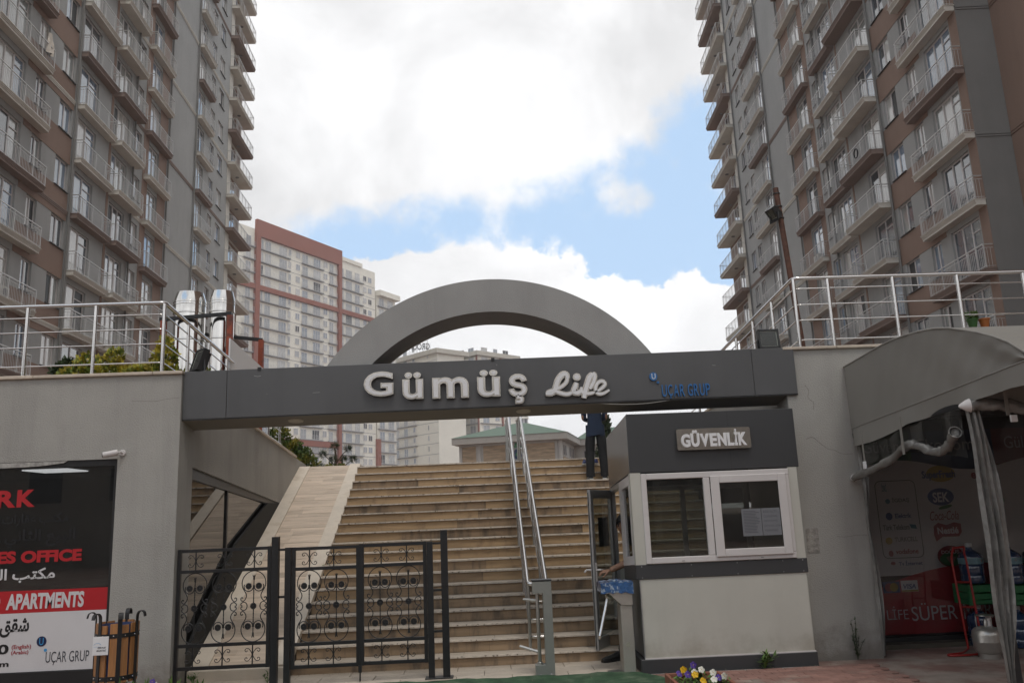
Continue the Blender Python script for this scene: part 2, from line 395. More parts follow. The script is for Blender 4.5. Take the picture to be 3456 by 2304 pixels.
def ellipse(cx, cz, rx, rz, n=28, rot=0.0):
    return [(cx + rx*math.cos(2*math.pi*i/n)*math.cos(rot) - rz*math.sin(2*math.pi*i/n)*math.sin(rot), cz + rx*math.cos(2*math.pi*i/n)*math.sin(rot) + rz*math.sin(2*math.pi*i/n)*math.cos(rot)) for i in range(n)]
def rrect(x0, x1, z0, z1, r, n=5):
    P = []
    for cx, cz, a in ((x1-r, z0+r, -90), (x1-r, z1-r, 0), (x0+r, z1-r, 90), (x0+r, z0+r, 180)):
        P += arc(cx, cz, r, a, a + 90, n)
    return P

# ------------------------------------------------------------------ ground
g = MB().add([(-600,-200,0),(600,-200,0),(600,900,0),(-600,900,0)], [(0,1,2,3)])
ground = kind(ob('ground', g, CONC, at=(0,0,0)), 'structure', 'grey concrete street pavement in front of the gate')
# red pavers in front of the booth, laid in courses
pv = MB().bbox(-0.098, 0.098, -0.048, 0.048, 0, 0.022, 0.005)
pme = pv.mesh('paver', PAVER)
bed = MB().box(1.45, 4.05, 7.6, 9.18, 0.0, 0.006)
pave = kind(ob('pavement', bed, GROUT, at=(2.6, 8.4, 0)), 'structure', 'strip of worn red pavers before the guard booth')
for j in range(15):
    for i in range(13):
        x = 1.55 + i*0.2 + (0.1 if j % 2 else 0); y = 7.66 + j*0.1
        if x > 4.0: continue
        put('paver', pme, pave, (x - 2.6 + rnd.uniform(-.002,.002), y - 8.4, 0.003 + rnd.uniform(0,.003)), (rnd.uniform(-.01,.01), rnd.uniform(-.01,.01), rnd.uniform(-.012,.012)))
# carpet with a ragged far edge
cp = []
for i in range(41):
    x = -2.7 + 4.25*i/40
    cp.append((x, 9.30 + 0.035*math.sin(i*0.9) + 0.02*math.sin(i*2.3) - 0.03*(i/40)))
cp += [(1.75, 8.9), (2.1, 7.4), (-2.7, 7.4)]
carpet = ob('carpet', MB().prism(cp, 0.026, 0.036, 'xy'), CARPET); tag(carpet, 'worn green outdoor carpet laid before the stairs', 'carpet')

# landing of stone tiles at the foot of the stairs
X0S, X1S = -2.28, 3.50
land = kind(ob('landing', MB().box(-3.38, X1S, 9.22, 10.12, 0.0, 0.004), GROUT, at=(0, 9.7, 0)), 'structure', 'pale stone landing at the foot of the stairs')
for j, (ya, yb) in enumerate(((9.23, 9.52), (9.525, 9.82), (9.825, 10.095))):
    x = -3.37 - 0.3*(j % 2)
    while x < X1S - .05:
        xa, xb = max(x, -3.37), min(x + 0.595, X1S - .02)
        if xb - xa > .05:
            ob('tile', MB().bbox(xa, xb, ya, yb, 0.003, 0.02, 0.003), TRAV, land)
        x += 0.6

# ------------------------------------------------------------------ stairs: 19 risers of 140 mm, treads of 280 mm
RH, TD, Y0 = 0.14, 0.28, 10.10
NOSE = pm('worn_nosing', (.60,.53,.45), .6, var=.18, vs=14, col2=(.16,.12,.09), c2s=24, c2r=(.56,.66), rand=.06)
stairs = kind(put('stairs', MB().prism([(Y0+0.02, 0.0)] + [p for k in range(19) for p in ((Y0+0.02+TD*k, RH*k-0.001), (Y0+0.02+TD*k, RH*(k+1)-0.024))] + [(Y0+TD*18+0.6, RH*19-0.024), (Y0+TD*18+0.6, 0.0)], X0S+0.005, X1S, 'yz').mesh('stairs', GROUT, shift=(0, Y0, 0)), None, (0, Y0, 0)), 'structure', 'broad flight of travertine steps behind the gate')
for k in range(19):
    y = Y0 + TD*k; z = RH*k
    cuts = [X0S]; x = X0S + rnd.uniform(0.5, 1.3)
    while x < X1S - 0.4: cuts.append(x); x += rnd.uniform(1.15, 1.6)
    cuts.append(X1S)
    for a, b in zip(cuts, cuts[1:]):
        ob('riser', MB().box(a+.0012, b-.0012, y-rnd.uniform(0,.002), y+0.019, z+0.0005, z+RH-0.027), RISER_D if rnd.random() < (.95 if k < 5 else .55 if k < 8 else .15) else RISER, stairs)
    cuts = [X0S]; x = X0S + rnd.uniform(0.4, 1.2)
    while x < X1S - 0.4: cuts.append(x); x += rnd.uniform(1.2, 1.7)
    cuts.append(X1S)
    dep = TD + 0.012 if k < 18 else 0.6
    for a, b in zip(cuts, cuts[1:]):
        dz = rnd.uniform(-.0012, .0012)
        ob('tread', MB().bbox(a+.001, b-.001, y-0.026, y-0.026+dep+(0.024 if k == 18 else 0), z+RH-0.022+dz, z+RH+dz, 0.003), TRAV, stairs)
        ob('nosing', MB().bbox(a+.002, b-.002, y-0.0285, y-0.0262, z+RH-0.020+dz, z+RH-.0005+dz, .0008), NOSE, stairs)

# ------------------------------------------------------------------ ramp beside the stairs
ry0, rz0, ry1, rz1 = 10.02, 0.13, 15.55, 2.72
SL = math.hypot(ry1-ry0, rz1-rz0); sv = Vector((0, (ry1-ry0)/SL, (rz1-rz0)/SL)); nv = Vector((0, -sv.z, sv.y))
ramp = kind(put('ramp', MB().prism([(ry0+.03, 0), (ry0+.03, rz0-.04), (ry1+.03, rz1-.045), (ry1+.5, rz1-.045), (ry1+.5, 0)], -3.395, X0S-.01, 'yz').mesh('ramp', GROUT, shift=(-2.8, ry0, 0)), None, (-2.8, ry0, 0)), 'structure', 'steep travertine ramp left of the steps')
def on_ramp(mb, xa, xb, sa, sb, t0, t1):
    c = Vector(((xa+xb)/2, ry0, rz0)) + sv*(sa+sb)/2 + nv*(t0+t1)/2
    return mb.obox(c, Vector(((xb-xa)/2, 0, 0)), sv*(sb-sa)/2, nv*(t1-t0)/2)
rows = 12
for i in range(rows):
    sa = SL*i/rows; n = 4
    for j in range(n):
        a = sa + (SL/rows)*j/n; b = sa + (SL/rows)*(j+1)/n
        cut = rnd.choice([None, -3.0, -2.85, -2.7, -2.95])
        for xa, xb in ([(-3.198, -2.472)] if cut is None else [(-3.198, cut-.0005), (cut+.0005, -2.472)]):
            ob('plank', on_ramp(MB(), xa, xb, a + (0.006 if j == 0 else .0006), b-.0006, -.03, rnd.uniform(-.001, .001)), RAMP, ramp)
for xa, xb, t in ((-3.398, -3.2, 0.012), (-2.47, X0S+.004, 0.03)):
    for i in range(5):
        ob('kerb', on_ramp(MB(), xa, xb, SL*i/5 + .0008, SL*(i+1)/5-.0008, -.045, t + rnd.uniform(-.001,.001)), CURB, ramp)
ob('ramp_head', MB().box(-3.39, X0S, 15.56, 16.05, 2.68, 2.722), CURB, ramp)
ob('ramp_toe', MB().bbox(-3.395, X0S, 9.93, 10.05, 0.005, 0.135, .004), CURB, ramp)
plaza = kind(ob('plaza', MB().box(-3.5, 3.6, 15.7, 30, 2.4, 2.655).box(-60, 60, 30, 330, 2.4, 2.655), CONC, at=(0, 30, 2.4)), 'structure', 'paved court above the stairs')

# ------------------------------------------------------------------ left podium with the sales office
FL = 9.43
pod = thing('shop_building', 'grey stucco corner building with a glazed sales office, left of the gate', 'building', (-3.9, FL, 0))
wl = MB()
wl.box(-9, -3.4, FL, FL+.22, 2.49, 3.42)                 # over the window
wl.box(-4.07, -3.4, FL, 9.89, 0, 2.49)                   # corner pier
wl.box(-3.62, -3.4, FL+.22, 9.89, 2.49, 3.42)
wl.box(-9, -4.07, FL, FL+.22, 0, 0.12)
ob('wall', wl, STUCCO, pod)
par = MB().prism([(9.89, 2.40), (9.89, 3.42), (12.5, 3.11), (15.2, 2.87), (16.6, 2.76), (16.6, 2.60), (15.7, 2.66), (15.45, 2.64), (14.12, 2.05)], -3.60, -3.402, 'yz')
ob('side_parapet', par, STUCCO, pod)
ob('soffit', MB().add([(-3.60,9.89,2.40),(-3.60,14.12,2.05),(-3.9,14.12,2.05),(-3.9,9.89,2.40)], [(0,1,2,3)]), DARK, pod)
for a, b in ((-9, -7.6), (-7.6, -6.3), (-6.3, -5.05), (-5.05, -3.72)):
    ob('coping', MB().bbox(a+.002, b-.002, FL-.035, FL+.26, 3.42, 3.457 + rnd.uniform(-.003,.002), .006), COPING, pod)
ob('coping', MB().bbox(-3.718, -3.385, FL-.035, FL+.26, 3.42, 3.456, .006), COPING, pod)
top = [(9.70, 3.445), (12.5, 3.11), (15.2, 2.87)]
for i in range(6):
    def zt(y): return 3.42 + (y-9.89)*(3.11-3.42)/2.61 if y < 12.5 else 3.11 + (y-12.5)*(2.87-3.11)/2.7
    ya = 9.70 + i*0.92; yb = ya + 0.917
    p, q = Vector((-3.5, ya, zt(max(ya, 9.89))+.018)), Vector((-3.5, yb, zt(yb)+.018))
    bb = MB(); bar(bb, p, q, 0.25, 0.036); ob('coping', bb, COPING, pod)
# shop window
ob('window_reveal', MB().box(-9, -4.072, FL+.02, FL+.07, 2.42, 2.488).box(-4.105, -4.072, FL+.02, FL+.07, .12, 2.42).box(-9, -4.072, FL+.02, FL+.07, .12, .28), BLACKP, pod)
ob('broken_trim', MB().prism([(-5.6,2.485),(-4.62,2.485),(-4.66,2.462),(-4.75,2.455),(-4.9,2.44),(-5.05,2.435),(-5.6,2.428)], FL+.0, FL+.012, 'xz'), pm('torn_trim', (.35,.34,.32), .8, var=.3, vs=20), pod)
win = ob('shop_window', MB().box(-9, -4.105, FL+.045, FL+.052, 0.28, 2.42), GLASS_D, pod)
# the room behind
ob('room', MB().box(-9, -3.7, 13.6, 13.7, 0, 2.6).box(-9, -3.7, FL+.3, 13.6, 2.56, 2.6).box(-9, -3.7, FL+.3, 13.6, 0, .05).box(-9.1, -9, FL+.3, 13.6, 0, 2.6), pm('office_interior', (.10,.098,.094), .8, var=.15), pod)
LED = emit('led_panel', (.93,.95,1.0), 1.6)
for cx, cy in ((-5.02, 10.75), (-4.32, 11.75), (-5.9, 11.75), (-5.9, 10.75)):
    tag(ob('ceiling_light', MB().box(cx-.3, cx+.3, cy-.3, cy+.3, 2.543, 2.558), LED), {(-5.02, 10.75): 'lit square ceiling panel, the large one seen through the office window', (-4.32, 11.75): 'lit ceiling panel cut off by the right edge of the office window', (-5.9, 11.75): 'lit ceiling panel deep behind the red lettering', (-5.9, 10.75): 'lit ceiling panel near the left end of the office window'}[(cx, cy)], 'light', 'office ceiling panels')
# graphics on the glass
YG = FL+.044
RED_V = pm('red_vinyl', (.42,.012,.018), .4, var=.03); BLK_V = pm('black_vinyl', (.006,.006,.007), .45, var=.03); WHT_V = pm('white_vinyl', (.60,.59,.60), .42, var=.03); REDT = pm('red_print', (.33,.02,.03), .5, var=.05)
GRYV = pm('grey_print', (.035,.04,.05), .5); NAVY = pm('navy_print', (.012,.02,.07), .4); LBLUE = pm('light_blue_print', (.05,.30,.60), .4)
sg = thing('window_lettering', 'red, white and black Arabic and English lettering on the office window', 'sign', (-4.6, YG, .28))
ob('red_band', MB().box(-9, -4.106, YG-.002, YG, .885, 1.115), RED_V, sg); ob('white_panel', MB().box(-9, -4.106, YG-.002, YG, .285, .884), WHT_V, sg)
Yt = YG-.0025
txt('lettering', 'R', -5.385, -5.165, 2.002, 2.190, Yt, RED_V, sg, off=.045); txt('lettering', 'K', -5.155, -4.957, 2.002, 2.190, Yt, RED_V, sg, off=.045)
txt('lettering', arabic('مكتب عقارات'), -5.296, -4.586, 1.797, 1.931, Yt, BLK_V, sg, off=.022)
txt('lettering', arabic('البيع الثاني ـ'), -5.36, -4.496, 1.569, 1.762, Yt, BLK_V, sg, off=.022)
txt('lettering', 'SALES', -5.66, -5.117, 1.404, 1.536, Yt, RED_V, sg, off=.05); txt('lettering', 'OFFICE', -5.064, -4.414, 1.404, 1.533, Yt, RED_V, sg, off=.05)
txt('lettering', arabic('مكتب المبيع'), -5.62, -4.687, 1.172, 1.350, Yt, WHT_V, sg, off=.022)
txt('lettering', 'FURNISHED', -5.98, -5.245, .921, 1.087, YG-.003, WHT_V, sg, off=.045, shear=.05); txt('lettering', 'APARTMENTS', -5.181, -4.361, .921, 1.087, YG-.003, WHT_V, sg, off=.04, shear=.05)
txt('lettering', arabic('شقق'), -5.226, -4.921, .643, .834, YG-.003, BLK_V, sg, off=.025)
txt('lettering', '0 (212) 000 00', -6.5, -5.117, .444, .573, YG-.003, BLK_V, sg, off=.03)
txt('lettering', '(English)', -5.086, -4.884, .510, .562, YG-.003, REDT, sg, off=.012)
txt('lettering', '(Arabic)', -5.087, -4.908, .456, .505, YG-.003, REDT, sg, off=.012)
txt('lettering', 'group.com', -5.7, -5.104, .328, .385, YG-.003, BLK_V, sg, off=.03)
plate('emblem', ellipse(-4.778, .586, .052, .052), YG-.003, NAVY, sg); txt('lettering', 'U', -4.80, -4.756, .55, .622, YG-.0055, LBLUE, sg)
plate('emblem_dot', ellipse(-4.732, .496, .016, .016), YG-.003, LBLUE, sg)
txt('lettering', 'UÇAR GRUP', -4.724, -4.271, .342, .477, YG-.003, GRYV, sg, off=-.006)
# side glazing along the ramp
gz = ob('side_glass', MB().add([(-3.46,9.92,0.1),(-3.46,14.6,2.2),(-3.46,14.1,2.16),(-3.46,9.92,2.45)], [(0,1,2,3)]), GLASS_S, pod)
ob('mullion', MB().box(-3.475, -3.44, 11.38, 11.43, .75, 2.32).box(-3.475, -3.44, 9.90, 9.95, .1, 2.42), BLACKP, pod)
ob('lintel', MB().prism([(9.90, 2.27), (9.90, 2.41), (14.12, 2.06), (13.9, 2.0)], -3.475, -3.43, 'yz'), ACM_D, pod)
ob('plinth_and_reflection', MB().prism([(9.90, 0.0), (9.90, .32), (10.57, .78), (11.05, 1.07), (11.71, 1.47), (13.35, 2.04), (14.10, 2.05), (14.2, 2.06), (10.04, .0)], -3.435, -3.402, 'yz'), pm('dark_plinth_reflection', (.013,.013,.012), .65, var=.15, spec=.3), pod)  # base strip, its outline widened to take in the dark reflection in the glass
ob('room_behind_glass', MB().box(-3.72, -3.7, 9.95, 15, 0, 2.6), DARK, pod)
ter = kind(ob('terrace', MB().add([(-60,9.66,3.36),(-3.56,9.66,3.36),(-3.56,12.5,3.03),(-3.56,16.5,2.70),(-60,16.5,2.70),(-60,12.5,3.03)], [(0,1,2,5),(5,2,3,4)]).box(-60,-3.56,16.5,34,2.3,2.66), pm('planting_soil', (.07,.05,.035), .95, var=.3, vs=6), at=(-20, 12, 2.3)), 'structure', 'planted terrace on top of the left building')

# ------------------------------------------------------------------ right podium with the shop
FR = 9.50
podr = thing('market_building', 'grey stucco building with the grocery shop front under the awning', 'building', (4.3, FR, 0))
wr = MB(); wr.box(3.56, 4.32, FR, 9.95, 0, 3.47); wr.box(4.32, 12, FR, FR+.22, 2.75, 3.47); wr.box(3.56, 3.76, 9.95, 16, 2.3, 3.2)
ob('wall', wr, STUCCO, podr)
for a, b in ((3.55, 4.2), (4.2, 5.5), (5.5, 6.8), (6.8, 9)):
    ob('coping', MB().bbox(a+.002, b-.002, FR-.035, FR+.26, 3.47, 3.505 + rnd.uniform(-.003,.002), .006), COPING, podr)
bb = MB(); bar(bb, (3.66, 9.78, 3.49), (3.66, 15.5, 2.95), .25, .036); ob('coping', bb, COPING, podr)
CRK = pm('crack', (.12,.11,.10), .95)
for P in ([(3.72, 2.42), (3.80, 2.44), (3.88, 2.37), (3.97, 2.30), (4.04, 2.285), (4.12, 2.24), (4.25, 2.235)], [(3.78, 3.05), (3.82, 2.98), (3.80, 2.90), (3.86, 2.84), (3.85, 2.76)], [(4.30, 1.32), (4.18, 1.325), (4.05, 1.31), (3.95, 1.32)]):
    ob('crack', MB().tube(spline([(x, FR+.0005, z) for x, z in P], 4), .0022, 4), CRK, podr)
for P in ([(-3.42, 3.15), (-3.55, 3.14), (-3.70, 3.12), (-3.95, 3.13)],): ob('crack', MB().tube(spline([(x, FL+.0005, z) for x, z in P], 4), .0018, 4), CRK, pod)
ob('wall_patch', MB().prism(rrect(3.60, 3.74, 1.15, 1.42, .015), FR-.004, FR+.001, 'xz'), pm('mortar_patch', (.30,.285,.26), .95, var=.3, vs=25, bump=.8, bs=60), podr)
ob('shop_back_wall', MB().box(4.32, 12, 10.24, 10.4, 0, 2.9).box(4.32, 12, FR+.22, 10.4, 2.70, 2.75), DARK, podr)
ob('threshold', MB().box(4.34, 12, 10.0, 10.2, 0, .05), pm('threshold_metal', (.10,.09,.07), .5, .4), podr)
kind(ob('terrace', MB().add([(3.6,9.7,3.42),(60,9.7,3.42),(60,16.5,2.70),(3.6,16.5,2.70)], [(0,1,2,3)]).box(3.6,60,16.5,34,2.3,2.66), CONC, at=(20, 12, 2.3)), 'structure', 'paved terrace on top of the right building')
tag(ob('parapet', MB().bbox(5.95, 9.5, 9.62, 9.75, 3.5, 3.70, .008), pm('beige_render', (.42,.34,.26), .85, var=.05), at=(7, 9.7, 3.5)), 'smooth beige parapet on the terrace above the awning', 'wall')

# ------------------------------------------------------------------ gateway beam and arch
TL = 0.0064
def tilt(mb, k=TL):
    mb.v = [(x, y, z + k*x) for x, y, z in mb.v]; return mb
gw = thing('gateway', 'dark grey gateway beam carrying a stucco arch over the stairs', 'gateway', (0.1, 9.6, 2.9))
cuts = [-3.398, -2.905, 3.175, 3.68]
for a, b in zip(cuts, cuts[1:]):
    ob('fascia_panel', tilt(MB().bbox(a+.002, b-.002, 9.47, 9.49, 2.925, 3.475, .003)), ACM, gw)
ob('beam_core', tilt(MB().box(-3.398, 3.55, 9.492, 9.88, 2.94, 3.468)), ACM, gw)
ob('soffit', tilt(MB().prism([(9.478, 2.938), (9.478, 2.914), (9.885, 2.845), (9.885, 2.938)], -3.398, 3.55, 'yz')), SOFFIT, gw)
ob('drip_edge', tilt(MB().box(-3.398, 3.68, 9.474, 9.486, 2.912, 2.924)), BLACKP, gw)
ob('fascia_return', tilt(MB().box(3.55, 3.68, 9.49, 9.497, 2.93, 3.47)), ACM, gw)
for cx in (-2.16, 0.48):
    ob('downlight', tilt(MB().lathe([(.088, -.004), (.085, .006), (.07, .009), (.068, .004)], (cx, 9.66, 2.8815), 28, ax=(0, -.167, -.986))), pm('downlight_disc', (.50,.47,.40), .5), gw)
for cx in (-2.54, 0.14): ob('clip', tilt(MB().box(cx-.02, cx+.02, 9.462, 9.50, 3.45, 3.492)), BLACKP, gw)
ac, az_, Ro, Ri = 0.115, 2.126, 2.352, 1.952
P = []
a0o = math.degrees(math.asin((3.47-az_)/Ro)); a0i = math.degrees(math.asin((3.47-az_)/Ri))
outer = arc(ac, az_, Ro, a0o, 180-a0o, 64); inner = arc(ac, az_, Ri, 180-a0i, a0i, 64)
# arch as a ring of quads: bands front/back/outer/inner
mbA = MB(); no = 64; vs = []
inner_f = arc(ac, az_, Ri, a0i, 180-a0i, 64)
for yy in (9.60, 10.30):
    vs += [(p[0], yy, p[1]) for p in outer] + [(p[0], yy, p[1]) for p in inner_f]
fs = []
m = no + 1
for i in range(no):
    fs += [(i, i+1, m+i+1, m+i), (2*m+i+1, 2*m+i, 3*m+i, 3*m+i+1), (i+1, i, 2*m+i, 2*m+i+1), (m+i, m+i+1, 3*m+i+1, 3*m+i)]
fs += [(0, m, 3*m, 2*m), (no, 2*m+no, 3*m+no, m+no)]
mbA.add(vs, fs); tilt(mbA)
ob('arch', mbA, STUCCO_D, gw)
ob('arch_bearer', tilt(MB().box(-2.0, 2.2, 9.88, 10.30, 3.30, 3.46)), ACM_D, gw)
for P in ([(-2.60, 3.395), (-2.56, 3.385), (-2.52, 3.392)], [(-1.93, 3.17), (-1.85, 3.172)], [(.18, 3.415), (.185, 3.40)], [(-2.45, 3.18), (-2.448, 3.175)], [(2.7, 3.30), (2.74, 3.296)]):
    ob('scratch', MB().tube([(x, 9.4695, z + TL*x) for x, z in P], .0022, 4), pm('bare_metal_scratch', (.4,.4,.4), .5), gw)
cb = MB().tube(spline([(1.22, 9.482, 2.944), (1.5, 9.48, 2.905), (1.85, 9.48, 2.897), (2.2, 9.48, 2.93), (2.35, 9.482, 2.953)]), .004, 6)
tag(ob('cable', cb, pm('grey_cable', (.35,.34,.31), .5)), 'thin loose cable sagging under the right half of the beam', 'cable')

# lettering on the beam: raised channel letters, bright rim and white face
sgn = thing('gateway_lettering', 'large white letters with silver rims on the gateway beam', 'sign', (0.0, 9.46, 3.0))
for ch, xa, xb, za, zb in (('G', -1.345, -1.005, 3.075, 3.365), ('ü', -.905, -.665, 3.03, 3.345), ('m', -.565, -.145, 3.03, 3.275), ('ü', -.05, .215, 3.03, 3.345), ('ş', .305, .525, 2.94, 3.29)):
    dz = .006
    bd = txt('letter', ch, xa, xb, za, zb, 9.468, SILVER, sgn, off=.036, ext=.055, tilt=-.004)
    txt('letter_face', ch, xa+.017, xb-.017, za+.017, zb-.017, 9.412, WHITE_S, sgn, off=-.002, ext=.004, tilt=-.004)
def stroke(pts, wd, Y, ext, mat, name, parent, n=5, taper=0.35):
    """flat brush stroke in the plane of the sign"""
    C = spline([(p[0], 0, p[1]) for p in pts], n); mb = MB(); vs = []
    m = len(C)
    for i, p in enumerate(C):
        t = (C[min(i+1, m-1)] - C[max(i-1, 0)]).normalized(); nn = Vector((-t.z, 0, t.x))
        e = min(i, m-1-i) / (m*0.18); ww = wd * (taper + (1-taper) * min(1, e))
        for s in (1, -1):
            q = p + nn*ww*s/2
            vs += [(q.x, Y, q.z), (q.x, Y-ext, q.z)]
    fs = []
    for i in range(m-1):
        a = 4*i; b = a+4
        fs += [(a+1, b+1, b+3, a+3), (a, a+2, b+2, b), (a, b, b+1, a+1), (a+2, a+3, b+3, b+2)]
    fs += [(0, 1, 3, 2), (4*(m-1), 4*(m-1)+2, 4*(m-1)+3, 4*(m-1)+1)]
    mb.add(vs, fs); return ob(name, mb, mat, parent)
LIFE = [([(0.994, 3.211), (0.98, 3.26), (0.934, 3.259), (0.884, 3.203), (0.858, 3.136), (0.84, 3.086), (0.793, 3.049), (0.732, 3.048)], 0.078, 0.7),
        ([(0.994, 3.224), (0.973, 3.167), (0.914, 3.118), (0.853, 3.095)], 0.05, 0.7),
        ([(0.745, 3.064), (0.823, 3.077), (0.903, 3.047), (0.975, 3.031), (1.036, 3.048)], 0.058, 0.7),
        ([(1.094, 3.162), (1.075, 3.111), (1.056, 3.06), (1.1, 3.042), (1.138, 3.068)], 0.075, 0.7),
        ([(1.29, 3.26), (1.246, 3.213), (1.217, 3.137), (1.188, 3.058), (1.169, 2.978)], 0.082, 0.75),
        ([(1.284, 3.266), (1.309, 3.233), (1.286, 3.153), (1.241, 3.084)], 0.06, 0.7),
        ([(1.148, 3.108), (1.152, 3.049), (1.219, 3.03), (1.291, 3.04)], 0.05, 0.7),
        ([(1.294, 3.04), (1.37, 3.079), (1.421, 3.131), (1.39, 3.168), (1.334, 3.145), (1.309, 3.088), (1.326, 3.032), (1.387, 3.023), (1.467, 3.062)], 0.052, 0.6)]
for k, (pts, big, tp) in enumerate(LIFE):
    stroke(pts, big, 9.468, .048 + .0006*k, SILVER, 'letter', sgn, 6, tp); stroke(pts, big*.56, 9.416, .003 + .0004*k, WHITE_S, 'letter_face', sgn, 6, tp)
ob('letter', MB().prism(ellipse(1.101, 3.226, .048, .046), 9.417, 9.468, 'xz'), SILVER, sgn); ob('letter_face', MB().prism(ellipse(1.101, 3.226, .031, .030), 9.412, 9.4165, 'xz'), WHITE_S, sgn)
lg = thing('company_sign', 'small blue company letters and round emblem at the right end of the beam', 'sign', (2.3, 9.46, 3.0))
ob('emblem', MB().prism(ellipse(1.995, 3.205, .046, .05), 9.445, 9.468, 'xz'), BLUE_S, lg); txt('letter', 'U', 1.974, 2.018, 3.175, 3.24, 9.444, WHITE_S, lg, ext=.003)
ob('emblem_dot', MB().prism(ellipse(2.045, 3.135, .014, .014), 9.445, 9.468, 'xz'), BLUE_S, lg)
x = 2.085
for ch, wd in zip('UÇAR GRUP', (.056, .054, .060, .056, .010, .058, .056, .056, .052)):
    if ch != ' ':
        zlo = 2.965 - (.022 if ch == 'Ç' else 0)
        txt('letter', ch, x, x+wd-.002, zlo, 3.105, 9.468, BLUE_S, lg, off=.006, ext=.018)
    x += wd + .013

# ------------------------------------------------------------------ the other side of the street, behind the viewer (seen only as reflections and as lost sky light)
ST = pm('street_facade', (.30,.28,.25), .85, var=.15, vs=.3); SW = pm('street_windows', (.05,.055,.06), .15, var=.2)
st = MB()
for i, (xa, xb, hh) in enumerate(((-70,-40,9), (-39.5,-16,11), (-15.5,8,9.5), (8.5,34,12), (34.5,70,9))): st.box(xa, xb, -38, -24, 0, hh)
sto = kind(ob('street_background', st, ST, at=(0,-27,0)), 'structure', 'row of plain buildings across the street behind the viewer')
wm = MB().box(-.8, .8, -.03, .03, 0, 1.5).mesh('window_row', SW)
sw = MB()
for x in range(-66, 68, 4):
    for k in range(1, 3): sw.box(x-.8, x+.8, -23.99, -23.93, k*3.2, k*3.2+1.6)
o = ob('window_row', sw, SW, sto); o['kind'] = 'stuff'

# grit, dead leaves and scraps gathered where walls meet the ground
gt = MB(); gr2 = random.Random(21)
def scrap(x, y, z, s_):
    a = gr2.uniform(0, 6.28); d = Vector((math.cos(a), math.sin(a), gr2.uniform(-.2,.4)))*s_; e = Vector((-math.sin(a), math.cos(a), gr2.uniform(0,.5)))*s_*.6; p = Vector((x, y, z+.004)); gt.add([p, p+d, p+d+e, p+e], [(0,1,2,3)])
for _ in range(260): scrap(gr2.uniform(-3.3, 1.5), 10.085 - abs(gr2.gauss(0, .05)), .021, gr2.uniform(.004,.014))
for _ in range(200): scrap(gr2.uniform(1.6, 4.3), 9.17 - abs(gr2.gauss(0, .05)) if gr2.random() < .6 else 9.46 - abs(gr2.gauss(0, .12)), .024 if gr2.random() < .5 else .006, gr2.uniform(.004,.016))
for _ in range(160): scrap(gr2.uniform(3.6, 6.5), gr2.uniform(8.2, 9.9), .004, gr2.uniform(.004,.014))
for _ in range(120): scrap(gr2.uniform(-2.6, 1.5), gr2.uniform(8.6, 9.3), .037, gr2.uniform(.004,.012))
kind(ob('litter', gt, pm('dry_litter', (.20,.15,.10), .9, var=.5, vs=40), at=(0, 9.5, 0)), 'stuff', 'grit and dry scraps scattered along the foot of walls and steps')
# ------------------------------------------------------------------ guard booth
BF, BB, BXL, BXR = 9.20, 10.80, 1.60, 3.46
booth = thing('guard_booth', 'white and anthracite guard booth right of the stairs', 'booth', (2.5, 10.0, 0))
SH = 0.07    # the booth's floor line falls slightly towards the back
def shear(mb):
    mb.v = [(x, y, z - SH*max(0, y-BF) if z > .4 else z) for x, y, z in mb.v]; return mb
def bo(name, mb, mat, smooth=False, parent=booth): return ob(name, shear(mb), mat, parent, smooth)
bo('roof_fascia', MB().bbox(BXL, BXR+.03, BF, BF+.02, 2.10, 2.75, .004), ACM_D)
bo('side_fascia', MB().bbox(BXL, BXL+.02, BF+.022, BB, 2.10, 2.75, .004), pm('side_fascia_panel', (.13,.125,.12), .22, .35, var=.06, vs=2))
bo('panel_joint', MB().box(2.735, 2.738, BF-.0006, BF+.001, 2.105, 2.745), BLACKP)
for x in (1.66, 2.2, 2.7, 3.2, 3.42): bo('screw', MB().lathe([(.006, 0), (.004, .002)], (x, BF, 1.10), 8, ax=(0,-1,0)), ALU); bo('screw', MB().lathe([(.006, 0), (.004, .002)], (x, BF, .985), 8, ax=(0,-1,0)), ALU)
bo('roof', MB().box(BXL+.02, BXR, BF+.02, BB, 2.66, 2.72).box(BXL+.02, BXR, BB-.02, BB, 2.10, 2.66), ACM_D)
bo('counter_band', MB().bbox(BXL, BXR+.01, BF, BF+.025, .97, 1.12, .003), ACM_D)
bo('side_counter_band', MB().bbox(BXL, BXL+.025, BF+.027, 10.02, .97, 1.12, .003), ACM_D)
bo('front_panel', MB().bbox(BXL+.035, BXR-.01, BF+.012, BF+.035, .165, .97, .003), CREAMP)
bo('side_panel', MB().bbox(BXL+.035, BXL+.055, BF+.036, 10.02, .165, .97, .003), ALU)
bo('corner_trim', MB().box(BXL+.028, BXL+.040, BF+.008, BF+.028, .165, .97), ALU)
bo('base', MB().bbox(BXL-.015, BXR+.01, BF-.012, BB, .0, .155, .004), ACM_D)
bo('base_strip', MB().box(BXL+.03, BXR, BF-.004, BF+.02, .1555, .167), PVC)
bo('caulk_line', MB().box(BXL, BXR, BF-.02, BF-.012, 0.002, .012), pm('white_caulk', (.6,.58,.54), .7))
bo('side_wall', MB().box(BXR-.04, BXR, BF+.03, BB, .16, 2.66).box(BXL+.06, BXR-.04, BB-.05, BB, .16, 1.1), CREAMP)
bo('corner_post', MB().box(BXL, 1.715, BF+.004, BF+.03, 1.12, 2.10).box(BXL, BXL+.03, BF+.03, BF+.10, 1.12, 2.10), CREAMP)
bo('corner_post', MB().box(3.36, BXR, BF+.004, BF+.03, 1.12, 2.10), CREAMP)
